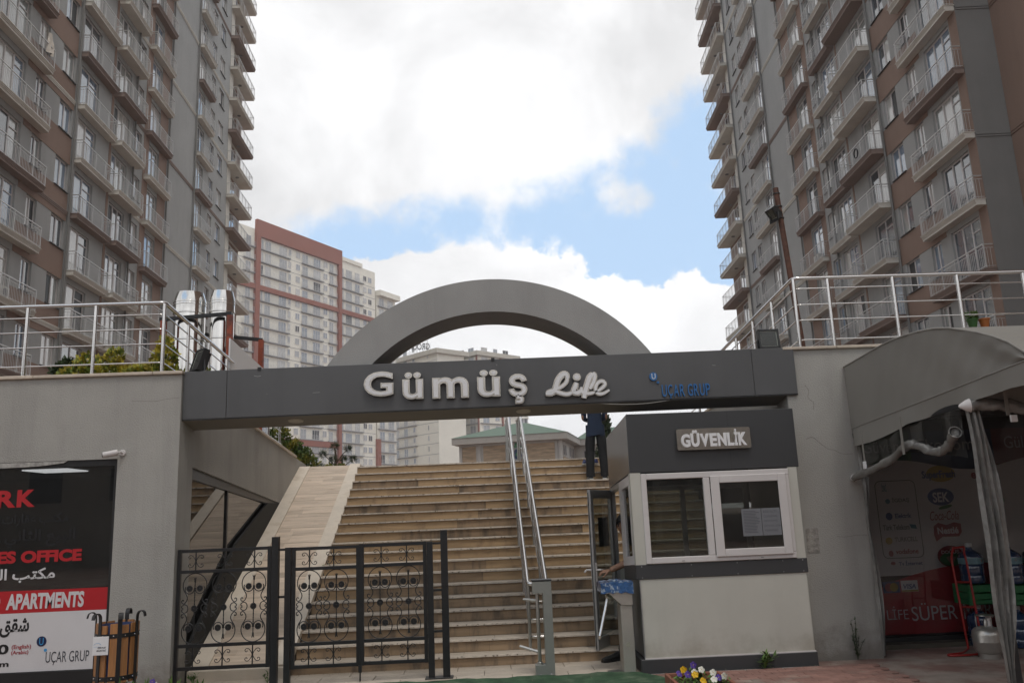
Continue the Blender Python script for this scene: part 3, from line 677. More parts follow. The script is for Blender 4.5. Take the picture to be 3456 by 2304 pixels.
# front window: fixed pane on the left, sliding sash on the right
fw = bo('window', MB().bbox(1.715, 1.775, BF-.015, BF+.05, 1.125, 2.085, .006).bbox(2.40, 2.475, BF-.015, BF+.05, 1.19, 2.02, .006).bbox(1.775, 3.36, BF-.015, BF+.05, 2.02, 2.085, .006).bbox(1.775, 3.36, BF-.015, BF+.05, 1.125, 1.19, .006), PVC)
bo('window_frame', MB().bbox(3.30, 3.36, BF-.015, BF+.05, 1.19, 2.02, .006), PVC)
bo('pane', MB().box(1.775, 2.40, BF+.015, BF+.02, 1.19, 2.02), GLASS)
sash = bo('sash', MB().bbox(2.478, 2.575, BF-.035, BF-.016, 1.17, 2.035, .006).bbox(3.225, 3.32, BF-.035, BF-.016, 1.17, 2.035, .006).bbox(2.575, 3.225, BF-.035, BF-.016, 1.955, 2.035, .006).bbox(2.575, 3.225, BF-.035, BF-.016, 1.17, 1.25, .006), PVC)
bo('pane', MB().box(2.575, 3.225, BF-.024, BF-.02, 1.25, 1.955), GLASS_D, parent=booth)
bo('drain_slot', MB().box(2.10, 2.13, BF-.0165, BF-.0148, 1.143, 1.148).box(2.96, 2.99, BF-.0165, BF-.0148, 1.143, 1.148), BLACKP)
PAPER = pm('paper', (.17,.175,.19), .8, var=.04); PRINT = pm('grey_text', (.085,.085,.095), .8)
for i, (xa, xb, za, zb, lb, lines) in enumerate(((2.79, 3.005, 1.375, 1.665, 'closely printed notice, left of the two sheets in the booth sash', 15), (3.01, 3.215, 1.375, 1.665, 'notice with five large lines, right of the two sheets in the booth sash', 5))):
    pp = thing('notice', lb, 'notice', ((xa+xb)/2, BF-.017, za), group='notices on the booth window')
    ob('sheet', MB().box(xa, xb, BF-.0262, BF-.0248, za, zb), PAPER, pp)
    if lines == 5:
        for j, s in enumerate(('REKALTI', 'OLMADAN', 'ARKADAŞ', 'SİTEYE GİREN', 'YAPAMAZ')): txt('lettering', s, xa+.02, xa+.07+.014*len(s), zb-.05-.05*j, zb-.025-.05*j, BF-.0264, PRINT, pp, ext=.0005)
    else:
        for j in range(lines): ob('text_line', MB().box(xa+.02, xb-.02-rnd.uniform(0,.05), BF-.0268, BF-.0263, zb-.03-.016*j, zb-.024-.016*j), PRINT, pp)
# side: narrow window, then the doorway
bo('side_window', MB().box(BXL-.002, BXL+.05, BF+.10, BF+.16, 1.125, 2.085).box(BXL-.002, BXL+.05, 9.83, 10.02, 1.125, 2.085).box(BXL-.002, BXL+.05, BF+.16, 9.83, 1.98, 2.085).box(BXL-.002, BXL+.05, BF+.16, 9.83, 1.125, 1.22), PVC)
bo('pane', MB().box(BXL+.02, BXL+.025, BF+.16, 9.83, 1.22, 1.98), GLASS_D)
bo('door_frame', MB().box(BXL, BXL+.06, 10.73, BB, .16, 2.09).box(BXL, BXL+.06, 10.02, 10.73, 2.03, 2.09), ALU)
bo('back_window', MB().box(1.75, 1.80, BB-.05, BB, 1.1, 2.1).box(2.5, 2.56, BB-.05, BB, 1.1, 2.1).box(3.32, 3.38, BB-.05, BB, 1.1, 2.1).box(1.8, 3.32, BB-.05, BB, 2.04, 2.1), PVC)
bo('pane', MB().box(1.8, 3.32, BB-.028, BB-.022, 1.1, 2.04), GLASS)
bo('counter', MB().box(BXL+.06, BXR-.04, BF+.05, BF+.5, 1.06, 1.09), pm('desk_board', (.16,.13,.10), .5), True)
# sign plate
gs = thing('booth_sign', 'mirror plate with raised white letters on the booth fascia', 'sign', (2.55, BF-.05, 2.32))
ob('plate', MB().prism(rrect(2.14, 2.965, 2.325, 2.557, .02), BF-.05, BF-.002, 'xz'), SILVER, gs)
x = 2.185
for ch, wd in zip('GÜVENLİK', (.110, .104, .106, .088, .106, .082, .042, .104)):
    za, zb = 2.355, 2.50
    if ch in 'Üİ': zb = 2.54
    txt('letter', ch, x, x+wd-.010, za, zb, BF-.050, WHITE_S, gs, off=.045, ext=.018); x += wd
# door, ajar: hinged on the far jamb, free edge towards the street
hx, hy, fx, fy = 1.60, 10.74, 1.235, 10.05
dv = Vector((fx-hx, fy-hy, 0)); dw = dv.length; dang = math.atan2(dv.y, dv.x)
door = thing('booth_door', 'grey glazed aluminium door standing ajar at the booth', 'door', (hx, hy, 0.13), dang)
dd = MB()
for xa, xb, za, zb in ((0, .075, 0, 1.83), (dw-.085, dw, 0, 1.83), (.075, dw-.085, 1.73, 1.83), (.075, dw-.085, 0, .14)):
    dd.bbox(xa, xb, -.022, .022, za, zb, .004)
obl('door_frame', dd, ALU, door)
obl('edge_seal', MB().box(dw+.001, dw+.006, -.012, -.004, .02, 1.8), BLACKP, door)
obl('pane', MB().box(.075, dw-.085, -.004, .004, .14, 1.73), GLASS, door)
obl('sheet', MB().box(.14, .50, -.0065, -.0045, 1.15, 1.50), pm('grey_sheet', (.16,.16,.18), .8), door)
obl('handle', MB().bbox(dw-.06, dw-.025, .022, .034, .72, .98, .004).tube(spline([(dw-.042, .03, .90), (dw-.042, .075, .90), (dw-.06, .085, .90), (dw-.16, .085, .885)]), .011, 8), PVC, door, True)
obl('handle', MB().bbox(dw-.06, dw-.025, -.034, -.022, .72, .98, .004).tube(spline([(dw-.042, -.03, .90), (dw-.042, -.075, .90), (dw-.02, -.085, .90), (dw+.05, -.085, .885)]), .011, 8), PVC, door, True)

# ------------------------------------------------------------------ wrought iron gate
YGT = 9.50
def rosette(r=.026):
    mb = MB(); n = 12
    mb.lathe([(r*.9, .004), (r, 0), (r*.9, -.004)], (0,0,0), 12, 'y')
    for k in range(n):
        a = 2*math.pi*k/n; mb.lathe([(.0005, -.010), (.005, -.008), (.0065, -.002), (.005, .004)], (math.cos(a)*r*.92, 0, math.sin(a)*r*.92), 6, 'y')
    mb.lathe([(.001, -.014), (.006, -.012), (.009, -.005), (.011, .0)], (0,0,0), 8, 'y')
    return mb.mesh('rosette', IRON, True)
ROS = rosette(.033)
def tulip():
    mb = MB().lathe([(.004, -.028), (.009, -.018), (.011, 0), (.009, .012), (.011, .018)], (0,0,0), 8)
    for k in range(4):
        a = k*math.pi/2 + .3; mb.tube([(math.cos(a)*.008, math.sin(a)*.008, .012), (math.cos(a)*.012, math.sin(a)*.012, .026), (math.cos(a)*.017, math.sin(a)*.017, .036)], [.005, .004, .001], 5)
    return mb.mesh('finial', IRON, True)
TUL = tulip()
def motif(H):
    """large ornament: two rings with inward scrolls, joined by waisted side scrolls; height H about the centre"""
    mb = MB(); r = .128; zc = H/2 - r; rod = .0055
    T = lambda P, k=4: mb.tube(spline([(p[0], 0, p[1]) for p in P], k) if k else [(p[0], 0, p[1]) for p in P], rod, 6)
    for s in (1, -1):
        T([(p[0], s*p[1]) for p in arc(0, zc, r, -28, 208, 28)], 0)        # big ring, open towards the waist
        for q in (1, -1):
            T([(q*p[0], s*p[1]) for p in arc(.056, .205, .050, 165, 388, 16)], 0)   # scroll cupping the rosette
            T([(q*a, s*b) for a, b in ((.113, zc-.060), (.086, .138), (.078, .105), (.092, .07), (.115, .052), (.136, .066), (.134, .088), (.120, .092), (.117, .080))])
            T([(q*a, s*b) for a, b in ((.068, .0), (.078, .030), (.106, .044), (.134, .028), (.132, .008), (.118, .006))])
    T([(0, -zc-.05), (0, zc+.05)], 0)
    for k in range(9):
        z = -.16 + .04*k; mb.lathe([(.006, -.006), (.0085, 0), (.006, .006)], (0, 0, z), 6)
    return mb.mesh('scroll_ornament', IRON, True)
MOT = motif(.74)
def curls():
    mb = MB()
    for sx in (1, -1):
        for sz in (1, -1):
            P = [(.004*sx, 0), (.014*sx, .028*sz), (.040*sx, .060*sz), (.068*sx, .062*sz), (.080*sx, .046*sz), (.070*sx, .030*sz), (.056*sx, .034*sz), (.058*sx, .044*sz)]
            mb.tube(spline([(a, 0, b) for a, b in P], 4), .0042, 6)
    mb.lathe([(.007, -.012), (.009, 0), (.007, .012)], (0,0,0), 6)
    return mb.mesh('scroll', IRON, True)
CUR = curls()
def iron_panel(root, xa, xb, zs, xs_top, xs_mid):
    """zs: bottom rail, lower rail, upper rail, top rail"""
    q = wloc(root); t = .038
    for xx in (xa+t/2, xb-t/2): ob('stile', bar(MB(), (xx, YGT, zs[0]-t/2), (xx, YGT, zs[3]+t/2), t), IRON, root)
    for z in zs: ob('rail', bar(MB(), (xa+t, YGT, z), (xb-t, YGT, z), .034), IRON, root)
    for x in xs_top:
        for za, zb in ((zs[0], zs[1]), (zs[2], zs[3])):
            s = put('scroll', CUR, root, Vector((x, YGT, (za+zb)/2)) - q)
            put('bar', MB().box(-.006, .006, -.006, .006, -(zb-za)/2+.017, (zb-za)/2-.017).mesh('bar', IRON), s)
    for x in xs_mid:
        zc = (zs[1]+zs[2])/2; H = zs[2]-zs[1]-.034
        s = put('scroll_ornament', MOT, root, Vector((x, YGT, zc)) - q); s.scale = (1, 1, H/.74)
        for dx, dz in ((.055, .210), (-.055, .210), (0, 0), (.055, -.210), (-.055, -.210)): put('rosette', ROS, s, (dx, -.006, dz))
        put('finial', TUL, s, (0, 0, .295)); f = put('finial', TUL, s, (0, 0, -.295)); f.rotation_euler = (math.pi, 0, 0)
fn = thing('iron_fence', 'fixed black iron scroll panel beside the left wall', 'fence', (-2.88, YGT, .2))
iron_panel(fn, -3.385, -2.372, (.235, .465, 1.235, 1.455), (-3.19, -2.875, -2.555), (-3.19, -2.875, -2.555))
ob('leg', bar(MB(), (-3.366, YGT, 0), (-3.366, YGT, .22), .038), IRON, fn)
gl = thing('iron_gate', 'left leaf of the black iron scroll gate', 'gate', (-1.78, YGT, .18), group='gate leaves')
iron_panel(gl, -2.145, -1.405, (.20, .43, 1.215, 1.43), (-1.955, -1.69), (-1.955, -1.66))
ob('drop_bolt', MB().tube([(-1.40, YGT-.03, .34), (-1.40, YGT-.03, .03)], .008, 8).box(-1.418, -1.382, YGT-.04, YGT-.018, .12, .19), IRON, gl)
gr_ = thing('iron_gate', 'right leaf of the black iron scroll gate', 'gate', (-1.02, YGT, .18), group='gate leaves')
iron_panel(gr_, -1.398, -.672, (.205, .435, 1.22, 1.435), (-1.17, -.89), (-1.185, -.875))
ob('stile', bar(MB(), (-1.385, YGT-.025, .19), (-1.385, YGT-.025, 1.455), .05, .02), IRON, gr_)
def gatepost(lbl, xo, xi, plate_):
    t = thing('gate_post', lbl, 'post', (xo, YGT, 0), group='paired gate posts')
    ob('post', bar(MB(), (xo, YGT, 0), (xo, YGT, 1.57), .075), IRON, t); ob('hinge_post', bar(MB(), (xi, YGT, .0 if plate_ else .0), (xi, YGT, 1.45), .065), IRON, t)
    for z in (1.43, .93, .50): ob('tie', bar(MB(), (min(xo, xi)+.034, YGT, z), (max(xo, xi)-.034, YGT, z), .024), IRON, t)
    for z in (.42, 1.25):
        hxx = xi + (.045 if xi > xo else -.045); ob('hinge', MB().tube([(hxx, YGT-.02, z), (hxx, YGT-.02, z+.06)], .011, 8), IRON, t)
    if plate_: ob('base_plate', MB().bbox(min(xo,xi)-.07, max(xo,xi)+.07, YGT-.07, YGT+.07, .02, .034, .003), IRON, t)
gatepost('pair of black gate posts between the fixed panel and the gate', -2.325, -2.185, False)
gatepost('pair of black gate posts on a base plate at the right of the gate', -.475, -.635, True)

# ------------------------------------------------------------------ terrace railings
def rail_run(root, pts, h, gaps, posts, pr=.021, rr=.024):
    """pts: base polyline, top rail at height h, thin rails at fractions"""
    ob('top_rail', MB().tube(spline_corner([Vector(p) + Vector((0,0,h)) for p in pts]), rr, 12), STEEL, root, True)
    for g_ in gaps: ob('bar', MB().tube(spline_corner([Vector(p) + Vector((0,0,h*g_)) for p in pts]), .0085, 8), STEEL, root, True)
    for p in posts:
        o = ob('post', MB().tube([p, (p[0], p[1], p[2]+h-.015)], pr, 12), STEEL, root, True)
        ob('flange', MB().lathe([(.04, 0), (.04, .006), (.024, .012)], p, 14), STEEL, o, True) if False else None
def spline_corner(P, r=.07):
    out = [P[0]]
    for i in range(1, len(P)-1):
        a = P[i] + (P[i-1]-P[i]).normalized()*r; b = P[i] + (P[i+1]-P[i]).normalized()*r
        for k in range(6):
            t = k/5; out.append(a*(1-t)**2 + P[i]*2*t*(1-t) + b*t**2)
    out.append(P[-1]); return out
rl = thing('railing', 'stainless steel railing along the left terrace, above the sales office', 'railing', (-3.68, 9.56, 3.45))
def zl(y): return 3.455 - .083*(y-9.56)
LP = [(-9, 9.56, 3.455), (-3.68, 9.56, 3.455), (-3.66, 15.2, zl(15.2))]
rail_run(rl, LP, .845, (.16, .42, .63, .835), [(-3.68, 9.56, 3.455), (-4.47, 9.56, 3.455), (-5.25, 9.56, 3.455), (-6.05, 9.56, 3.455)] + [(-3.675, y, zl(y)) for y in (10.35, 11.15, 11.95, 12.75, 13.55, 14.35, 15.15)])
rr_ = thing('railing', 'stainless steel railing along the right terrace, above the awning', 'railing', (3.82, 9.6, 3.5))
def zr(y): return 3.505 - .085*(y-9.6)
rail_run(rr_, [(9, 9.6, 3.505), (3.82, 9.6, 3.505), (3.80, 15.2, zr(15.2))], .865, (.12, .40, .62, .85), [(3.82, 9.6, 3.505), (4.24, 9.6, 3.505), (5.045, 9.6, 3.505), (5.85, 9.6, 3.505), (6.68, 9.6, 3.505)] + [(3.815, y, zr(y)) for y in (10.4, 11.2, 12.0, 12.8, 13.6, 14.4)])

# ------------------------------------------------------------------ double handrail up the middle of the stairs
hr = thing('handrail', 'twin polished steel handrail up the middle of the stairs', 'handrail', (.58, 10.2, 0))
def hz_(y): return RH + (y-Y0)*.5
for i, (off, r) in enumerate(((.80, .024), (.60, .009), (.40, .009), (.21, .009))):
    ya = 10.17
    L = [Vector((.47, 17.0, hz_(15.4)+off+.0)), Vector((.47, 15.3, hz_(15.2)+off)), Vector((.47, ya, hz_(ya)+off-.08)), Vector((.69, ya, hz_(ya)+off-.08)), Vector((.69, 15.3, hz_(15.2)+off)), Vector((.69, 17.0, hz_(15.4)+off))]
    ob('top_rail' if i == 0 else 'bar', MB().tube(spline_corner(L, .05), r, 12 if i == 0 else 8), STEEL, hr, True)
for x in (.47, .69):
    for k in (0, 4, 8, 12, 16):
        y = Y0 + TD*k + .10 if k else 10.20; z = RH*(k+1)
        ob('post', MB().tube([(x, y, z), (x, y, hz_(y)+.74)], .020, 10), STEEL_M, hr, True)
    for y in (15.9, 16.8): ob('post', MB().tube([(x, y, 2.66), (x, y, hz_(15.4)+.79)], .020, 10), STEEL_M, hr, True)

# ------------------------------------------------------------------ swing barrier post and tripod turnstile
sb = thing('barrier_post', 'grey steel C-shaped swing barrier post at the foot of the handrail', 'barrier', (.58, 9.35, 0))
ob('housing', MB().prism([(.478,0),(.682,0),(.682,.985),(.478,.985),(.478,.865),(.588,.865),(.588,.13),(.478,.13)], 9.31, 9.45, 'xz'), STEEL_G, sb)
ob('cap', MB().bbox(.472, .688, 9.305, 9.455, .988, 1.004, .003), BLACKP, sb)
ob('shaft', MB().tube([(.527, 9.38, .13), (.527, 9.38, .865)], .020, 14), STEEL_M, sb, True)
ob('collar', MB().lathe([(.034, .0), (.034, .018), (.024, .026)], (.527, 9.38, .13), 16), STEEL_M, sb, True)
ob('arm', MB().tube([(.52, 9.38, .785), (.385, 9.50, .79)], .014, 10), STEEL_M, sb, True)
ob('arm', MB().tube([(.52, 9.38, .255), (.325, 9.50, .305)], .015, 10), STEEL_M, sb, True)
for x in (.525, .64): ob('bolt', MB().lathe([(.009, 0), (.009, .005), (.004, .008)], (x, 9.31, .035), 8, ax=(0,-1,0)), STEEL, sb, True)
ts = thing('turnstile', 'stainless tripod turnstile with blue plastic wrapped on its lid', 'turnstile', (1.48, 9.3, 0))
ob('column', MB().bbox(1.41, 1.535, 9.24, 9.50, .0, .71, .004), pm('turnstile_steel', (.52,.50,.46), .42, .75, var=.05, vs=3), ts)
ob('head', MB().prism([(1.42,.712),(1.538,.712),(1.538,.86),(1.225,.90),(1.225,.865),(1.30,.83)], 9.22, 9.52, 'xz'), pm('turnstile_head_steel', (.50,.47,.43), .42, .7, var=.08, vs=5), ts)
BLUEW = pm('blue_film', (.025, .085, .22), .18, var=.3, vs=18, bump=.9, bs=26, col2=(.35,.42,.50), c2s=16, c2r=(.52,.62), coat=.6)
bl = MB(); n = 9; pts = []
for j in range(5):
    for i in range(n):
        t = i/(n-1); x = 1.205 + .35*t; y = 9.205 + .33*j/4
        pts.append((x, y, .955 + .02*rnd.random() - .025*abs(t-.5) - (.012 if j in (0, 4) else 0)))
fs = [(j*n+i, j*n+i+1, (j+1)*n+i+1, (j+1)*n+i) for j in range(4) for i in range(n-1)]
low = [(1.205 + .35*i/(n-1), 9.20, .838 + .018*rnd.random() - .012*i/n) for i in range(n)]
b0 = len(pts); pts += low; fs += [(b0+i, b0+i+1, i+1, i) for i in range(n-1)]
low2 = [(1.205 + .35*i/(n-1), 9.54, .84 + .018*rnd.random()) for i in range(n)]
b1 = len(pts); pts += low2; fs += [(4*n+i, 4*n+i+1, b1+i+1, b1+i) for i in range(n-1)]
fs += [(b0, 0, n, 2*n, 3*n, 4*n, b1), (b0+n-1, b1+n-1, 5*n-1, 4*n-1, 3*n-1, 2*n-1, n-1)]
ob('plastic_wrap', MB().add(pts, fs), BLUEW, ts)
ob('hub', MB().lathe([(.035, 0), (.045, .02), (.045, .05), (.02, .06)], (1.33, 9.34, .80), 16, ax=(-.75, -.2, -.45)), STEEL_M, ts, True)
for q in ((1.165, 9.22, .41), (1.215, 9.62, .33)): ob('arm', MB().tube([(1.285, 9.33, .78), q], .018, 12), STEEL, ts, True)
ob('sticker', MB().prism([(1.445,.285),(1.485,.285),(1.485,.335),(1.462,.33),(1.445,.315)], 9.2385, 9.2395, 'xz'), pm('old_sticker', (.28,.27,.22), .6), ts)
ob('foot_plate', MB().prism([(1.27,9.22),(1.42,9.28),(1.40,9.46),(1.25,9.42)], .021, .028, 'xy'), STEEL_M, ts)

# ------------------------------------------------------------------ lamps, camera and pole
def floodlight(root, c, ax, w_, h_, d_):
    """square floodlight: ax = facing direction"""
    q = wloc(root); ax = Vector(ax).normalized(); rt = ax.cross(Vector((0,0,1))).normalized(); up = rt.cross(ax)
    c = Vector(c)
    def B(mb, cx, cz, cy, a, b, n): return mb.obox(c + rt*cx + up*cz + ax*cy, rt*a, up*b, ax*n)
    hb = MB(); B(hb, 0, 0, -.03, w_/2, h_/2, .03)
    for k in (-.5, -.25, 0, .25, .5): B(hb, k*w_*.8, 0, -.075, .004, h_*.38, .02)
    ob('housing', hb, BLACKP, root)
    rim = MB()
    for cx, cz, a, b in ((-w_/2+.012, 0, .012, h_/2), (w_/2-.012, 0, .012, h_/2), (0, h_/2-.012, w_/2, .012), (0, -h_/2+.012, w_/2, .012)): B(rim, cx, cz, .006, a, b, .008)
    ob('rim', rim, BLACKP, root)
    rf = MB(); k = .35
    O = [c + rt*s*(w_/2-.024) + up*t*(h_/2-.024) + ax*.002 for s, t in ((-1,-1),(1,-1),(1,1),(-1,1))]; I = [c + rt*s*w_*.07 + up*t*h_*.07 - ax*.028 for s, t in ((-1,-1),(1,-1),(1,1),(-1,1))]
    rf.add([*O, *I], [(0,1,5,4),(1,2,6,5),(2,3,7,6),(3,0,4,7)]); ob('reflector', rf, pm('reflector', (.60,.62,.57), .45, .0, var=.05), root)
    ob('emitter', MB().add(I, [(0,1,2,3)]), pm('led_phosphor', (.55,.42,.05), .6), root)
    ob('lens', MB().add([p + ax*.006 for p in O], [(0,1,2,3)]), glass('lamp_glass', (.85,.87,.83), 1.5), root)
    yk = MB(); bar(yk, c - rt*(w_/2+.008) - ax*.03, c - rt*(w_/2+.008) - ax*.03 - Vector((0,0,h_*.62)), .012, .025); bar(yk, c + rt*(w_/2+.008) - ax*.03, c + rt*(w_/2+.008) - ax*.03 - Vector((0,0,h_*.62)), .012, .025)
    bar(yk, c - rt*(w_/2+.014) - ax*.03 - Vector((0,0,h_*.62)), c + rt*(w_/2+.014) - ax*.03 - Vector((0,0,h_*.62)), .012, .025); ob('bracket', yk, BLACKP, root)
f1 = thing('floodlight', 'square black floodlight turned sideways on the left end of the beam', 'floodlight', (-3.25, 9.56, 3.46), group='beam floodlights')
floodlight(f1, (-3.27, 9.55, 3.60), (-.62, -.62, .28), .20, .27, .06)
f2 = thing('floodlight', 'square black floodlight facing the street on the right end of the beam', 'floodlight', (3.42, 9.56, 3.49), group='beam floodlights')
floodlight(f2, (3.43, 9.55, 3.625), (-.03, -1, .10), .245, .235, .06)
lp = thing('lamp_post', 'leaning rusty pipe with a small floodlight on the right terrace', 'lamp post', (4.10, 10.2, 3.42))
ob('pole', MB().tube([(4.10, 10.2, 3.44), (4.03, 10.2, 4.6), (3.965, 10.2, 5.78)], .036, 12), RUST, lp, True)
ob('base_plate', MB().bbox(4.0, 4.24, 10.1, 10.3, 3.425, 3.45, .004), RUST, lp)
for z, x in ((5.52, 3.98), (5.36, 3.99), (5.70, 3.97)): ob('clamp', MB().lathe([(.044, -.008), (.047, 0), (.044, .008)], (x, 10.2, z), 12), IRON, lp, True)
floodlight(lp, (3.87, 10.16, 5.40), (-.75, -.25, -.62), .15, .17, .05)
ob('lamp_arm', bar(MB(), (3.90, 10.17, 5.42), (3.99, 10.2, 5.45), .03), IRON, lp)
cc_ = thing('security_camera', 'white bullet camera on the wall above the office window', 'camera', (-4.02, FL, 2.55))
ob('base', MB().lathe([(.036, 0), (.036, .012), (.03, .02)], (-4.015, FL, 2.55), 20, ax=(0,-1,0)), PVC, cc_, True)
ob('arm', MB().tube([(-4.015, FL-.015, 2.55), (-4.02, FL-.07, 2.555), (-4.06, FL-.095, 2.55)], .011, 8), PVC, cc_, True)
ob('body', MB().lathe([(.03, -.075), (.034, -.07), (.034, .07), (.03, .078)], (-4.105, FL-.10, 2.538), 18, ax=(-.93, -.30, -.20)), PVC, cc_, True)
ob('lens', MB().lathe([(.028, .079), (.022, .086), (.002, .088)], (-4.105, FL-.10, 2.538), 18, ax=(-.93, -.30, -.20)), BLACKP, cc_, True)

# ------------------------------------------------------------------ flues on the left terrace
for i, (cx, cy, r, zt_, lb) in enumerate(((-4.43, 12.5, .23, 5.23, 'wider polished steel flue, left of the pair on the terrace'), (-3.94, 12.5, .18, 5.24, 'narrower polished steel flue, right of the pair on the terrace'))):
    fl = thing('flue', lb, 'flue', (cx, cy, 3.0), group='steel flues')
    ob('pipe', MB().tube([(cx, cy, 3.0), (cx, cy, zt_-.30)], r, 40), FLUE, fl, True)
    ob('cowl', MB().lathe([(r+.006, -.32), (r+.006, -.13), (r*.86, 0), (r*.80, .004), (r*.80, -.02)], (cx, cy, zt_), 40), FLUE, fl, True)
    for z in (zt_-.33, zt_-.20, zt_-.16, zt_-.75): ob('band', MB().lathe([(r+.004, -.012), (r+.013, -.006), (r+.013, .006), (r+.004, .012)], (cx, cy, z), 40), FLUE, fl, True)
ff = thing('pipe_support', 'red oxide steel frame around the two flues', 'frame', (-4.2, 12.3, 3.0))
for x, y, z in ((-4.70, 12.2, 4.74), (-3.72, 12.2, 4.79), (-4.72, 12.95, 4.72), (-3.52, 13.2, 4.62)): ob('post', bar(MB(), (x, y, 2.95), (x, y, z), .075), REDOX, ff)
for a, b in (((-4.76, 12.2, 4.76), (-3.70, 12.2, 4.82)), ((-4.76, 12.95, 4.74), (-3.50, 13.2, 4.62))): ob('crossbar', bar(MB(), a, b, .05), IRON, ff)
tag(ob('signboard', MB().add([(-3.70,12.1,3.6),(-3.70,12.1,4.42),(-3.32,13.6,3.95),(-3.32,13.6,3.5),(-3.68,12.105,3.6),(-3.68,12.105,4.42),(-3.30,13.605,3.95),(-3.30,13.605,3.5)], [(0,1,2,3),(7,6,5,4),(0,4,5,1),(1,5,6,2),(2,6,7,3),(3,7,4,0)]), WHITE_S), 'plain white board fixed beside the right flue', 'board')
# ------------------------------------------------------------------ tower materials
TGREY = pm('tower_grey_render', (0.36, 0.362, 0.355), 0.9, var=0.06, vs=0.35, bump=0.3, bs=12, streak=0.07)
TGREY2 = pm('tower_dark_grey_render', (0.21, 0.205, 0.195), 0.9, var=0.06, vs=0.35, streak=0.06)
TBROWN = pm('tower_brown_render', (0.265, 0.18, 0.14), 0.9, var=0.06, vs=0.35, streak=0.07)
TCREAM = pm('balcony_cream', (0.62, 0.59, 0.53), 0.8, var=0.07, vs=0.8, streak=0.06)
TBRN = pm('balcony_brown', (0.25, 0.185, 0.155), 0.8, var=0.06, vs=0.8)
RAILW = pm('balcony_rail_metal', (0.54, 0.53, 0.52), 0.35, 0.2, var=0.05)
SILLM = pm('dark_sill', (0.06, 0.055, 0.05), 0.6)
PANES = [pm('pane_clear', (.07,.09,.11), .04, 0, var=.2, vs=.5, spec=1.0, coat=1.0),
         pm('pane_curtain', (.52,.52,.50), .12, 0, var=.10, vs=1.5, stretch=(6,6,.3), spec=.8, coat=.6),
         pm('pane_blind', (.30,.32,.31), .08, 0, var=.10, vs=1.0, spec=1.0, coat=1.0),
         pm('pane_open', (.012,.011,.010), .5, 0, var=.1),
         pm('pane_painted_sky', (.20,.27,.36), .03, .0, var=.15, vs=.4, spec=1.0, coat=1.0)]  # last pane: reflected sky put into its blue base colour
def railing_mesh(wd, dp, h=1.0, step=.13, sides=3):
    """balcony railing: origin at the near inner corner, width along x, depth along y (outwards)"""
    mb = MB(); t = .035
    runs = [((0, dp-.04), (wd, dp-.04))]
    if sides == 3: runs += [((.03, 0), (.03, dp-.04)), ((wd-.03, 0), (wd-.03, dp-.04))]
    for (xa, ya), (xb, yb) in runs:
        L = math.hypot(xb-xa, yb-ya)
        for z, tt in ((h, .042), (h-.14, .018), (.09, .018)): bar(mb, (xa, ya, z), (xb, yb, z), tt)
        n = max(1, round(L/step))
        for i in range(n+1):
            s = i/n; x, y = xa+(xb-xa)*s, ya+(yb-ya)*s
            post = i % max(1, round(1.15/step)) == 0
            q = .017 if post else .0056
            mb.add([(x-q,y-q,.03),(x+q,y-q,.03),(x+q,y+q,.03),(x-q,y+q,.03),(x-q,y-q,h if post else h-.14),(x+q,y-q,h if post else h-.14),(x+q,y+q,h if post else h-.14),(x-q,y+q,h if post else h-.14)], [(0,1,5,4),(1,2,6,5),(2,3,7,6),(3,0,4,7)])
    return mb.mesh('railing', RAILW)
def slab_mesh(wd, dp, mat, name='balcony'):
    mb = MB()
    mb.box(0, wd, -.2, dp-.05, 0, .11).box(0, wd, -.2, dp-.025, .11, .17).box(0, wd, -.2, dp, .17, .235)
    mb.box(-.03, wd+.03, -.2, dp+.03, .235, .265)
    return mb.mesh(name, mat)
def window_meshes(wd, ht, n, fr=.07):
    mb = MB()
    mb.box(0, fr, -.05, .03, 0, ht).box(wd-fr, wd, -.05, .03, 0, ht).box(fr, wd-fr, -.05, .03, ht-fr, ht).box(fr, wd-fr, -.05, .03, 0, fr)
    pw = (wd-2*fr)/n; pans = []
    for i in range(n):
        if i: mb.box(fr+pw*i-.04, fr+pw*i+.04, -.05, .035, fr, ht-fr)
        pans.append((fr+pw*i+(.04 if i else 0), fr+pw*(i+1)-(.04 if i < n-1 else 0)))
    if ht > 1.9: mb.box(fr, fr+pw-.04, -.05, .032, ht-.55, ht-.50)
    return mb.mesh('window', PVC), [[MB().box(0, b-a, -.02, 0, 0, ht-2*fr).mesh('pane', p) for p in PANES] for a, b in pans], [a for a, b in pans]

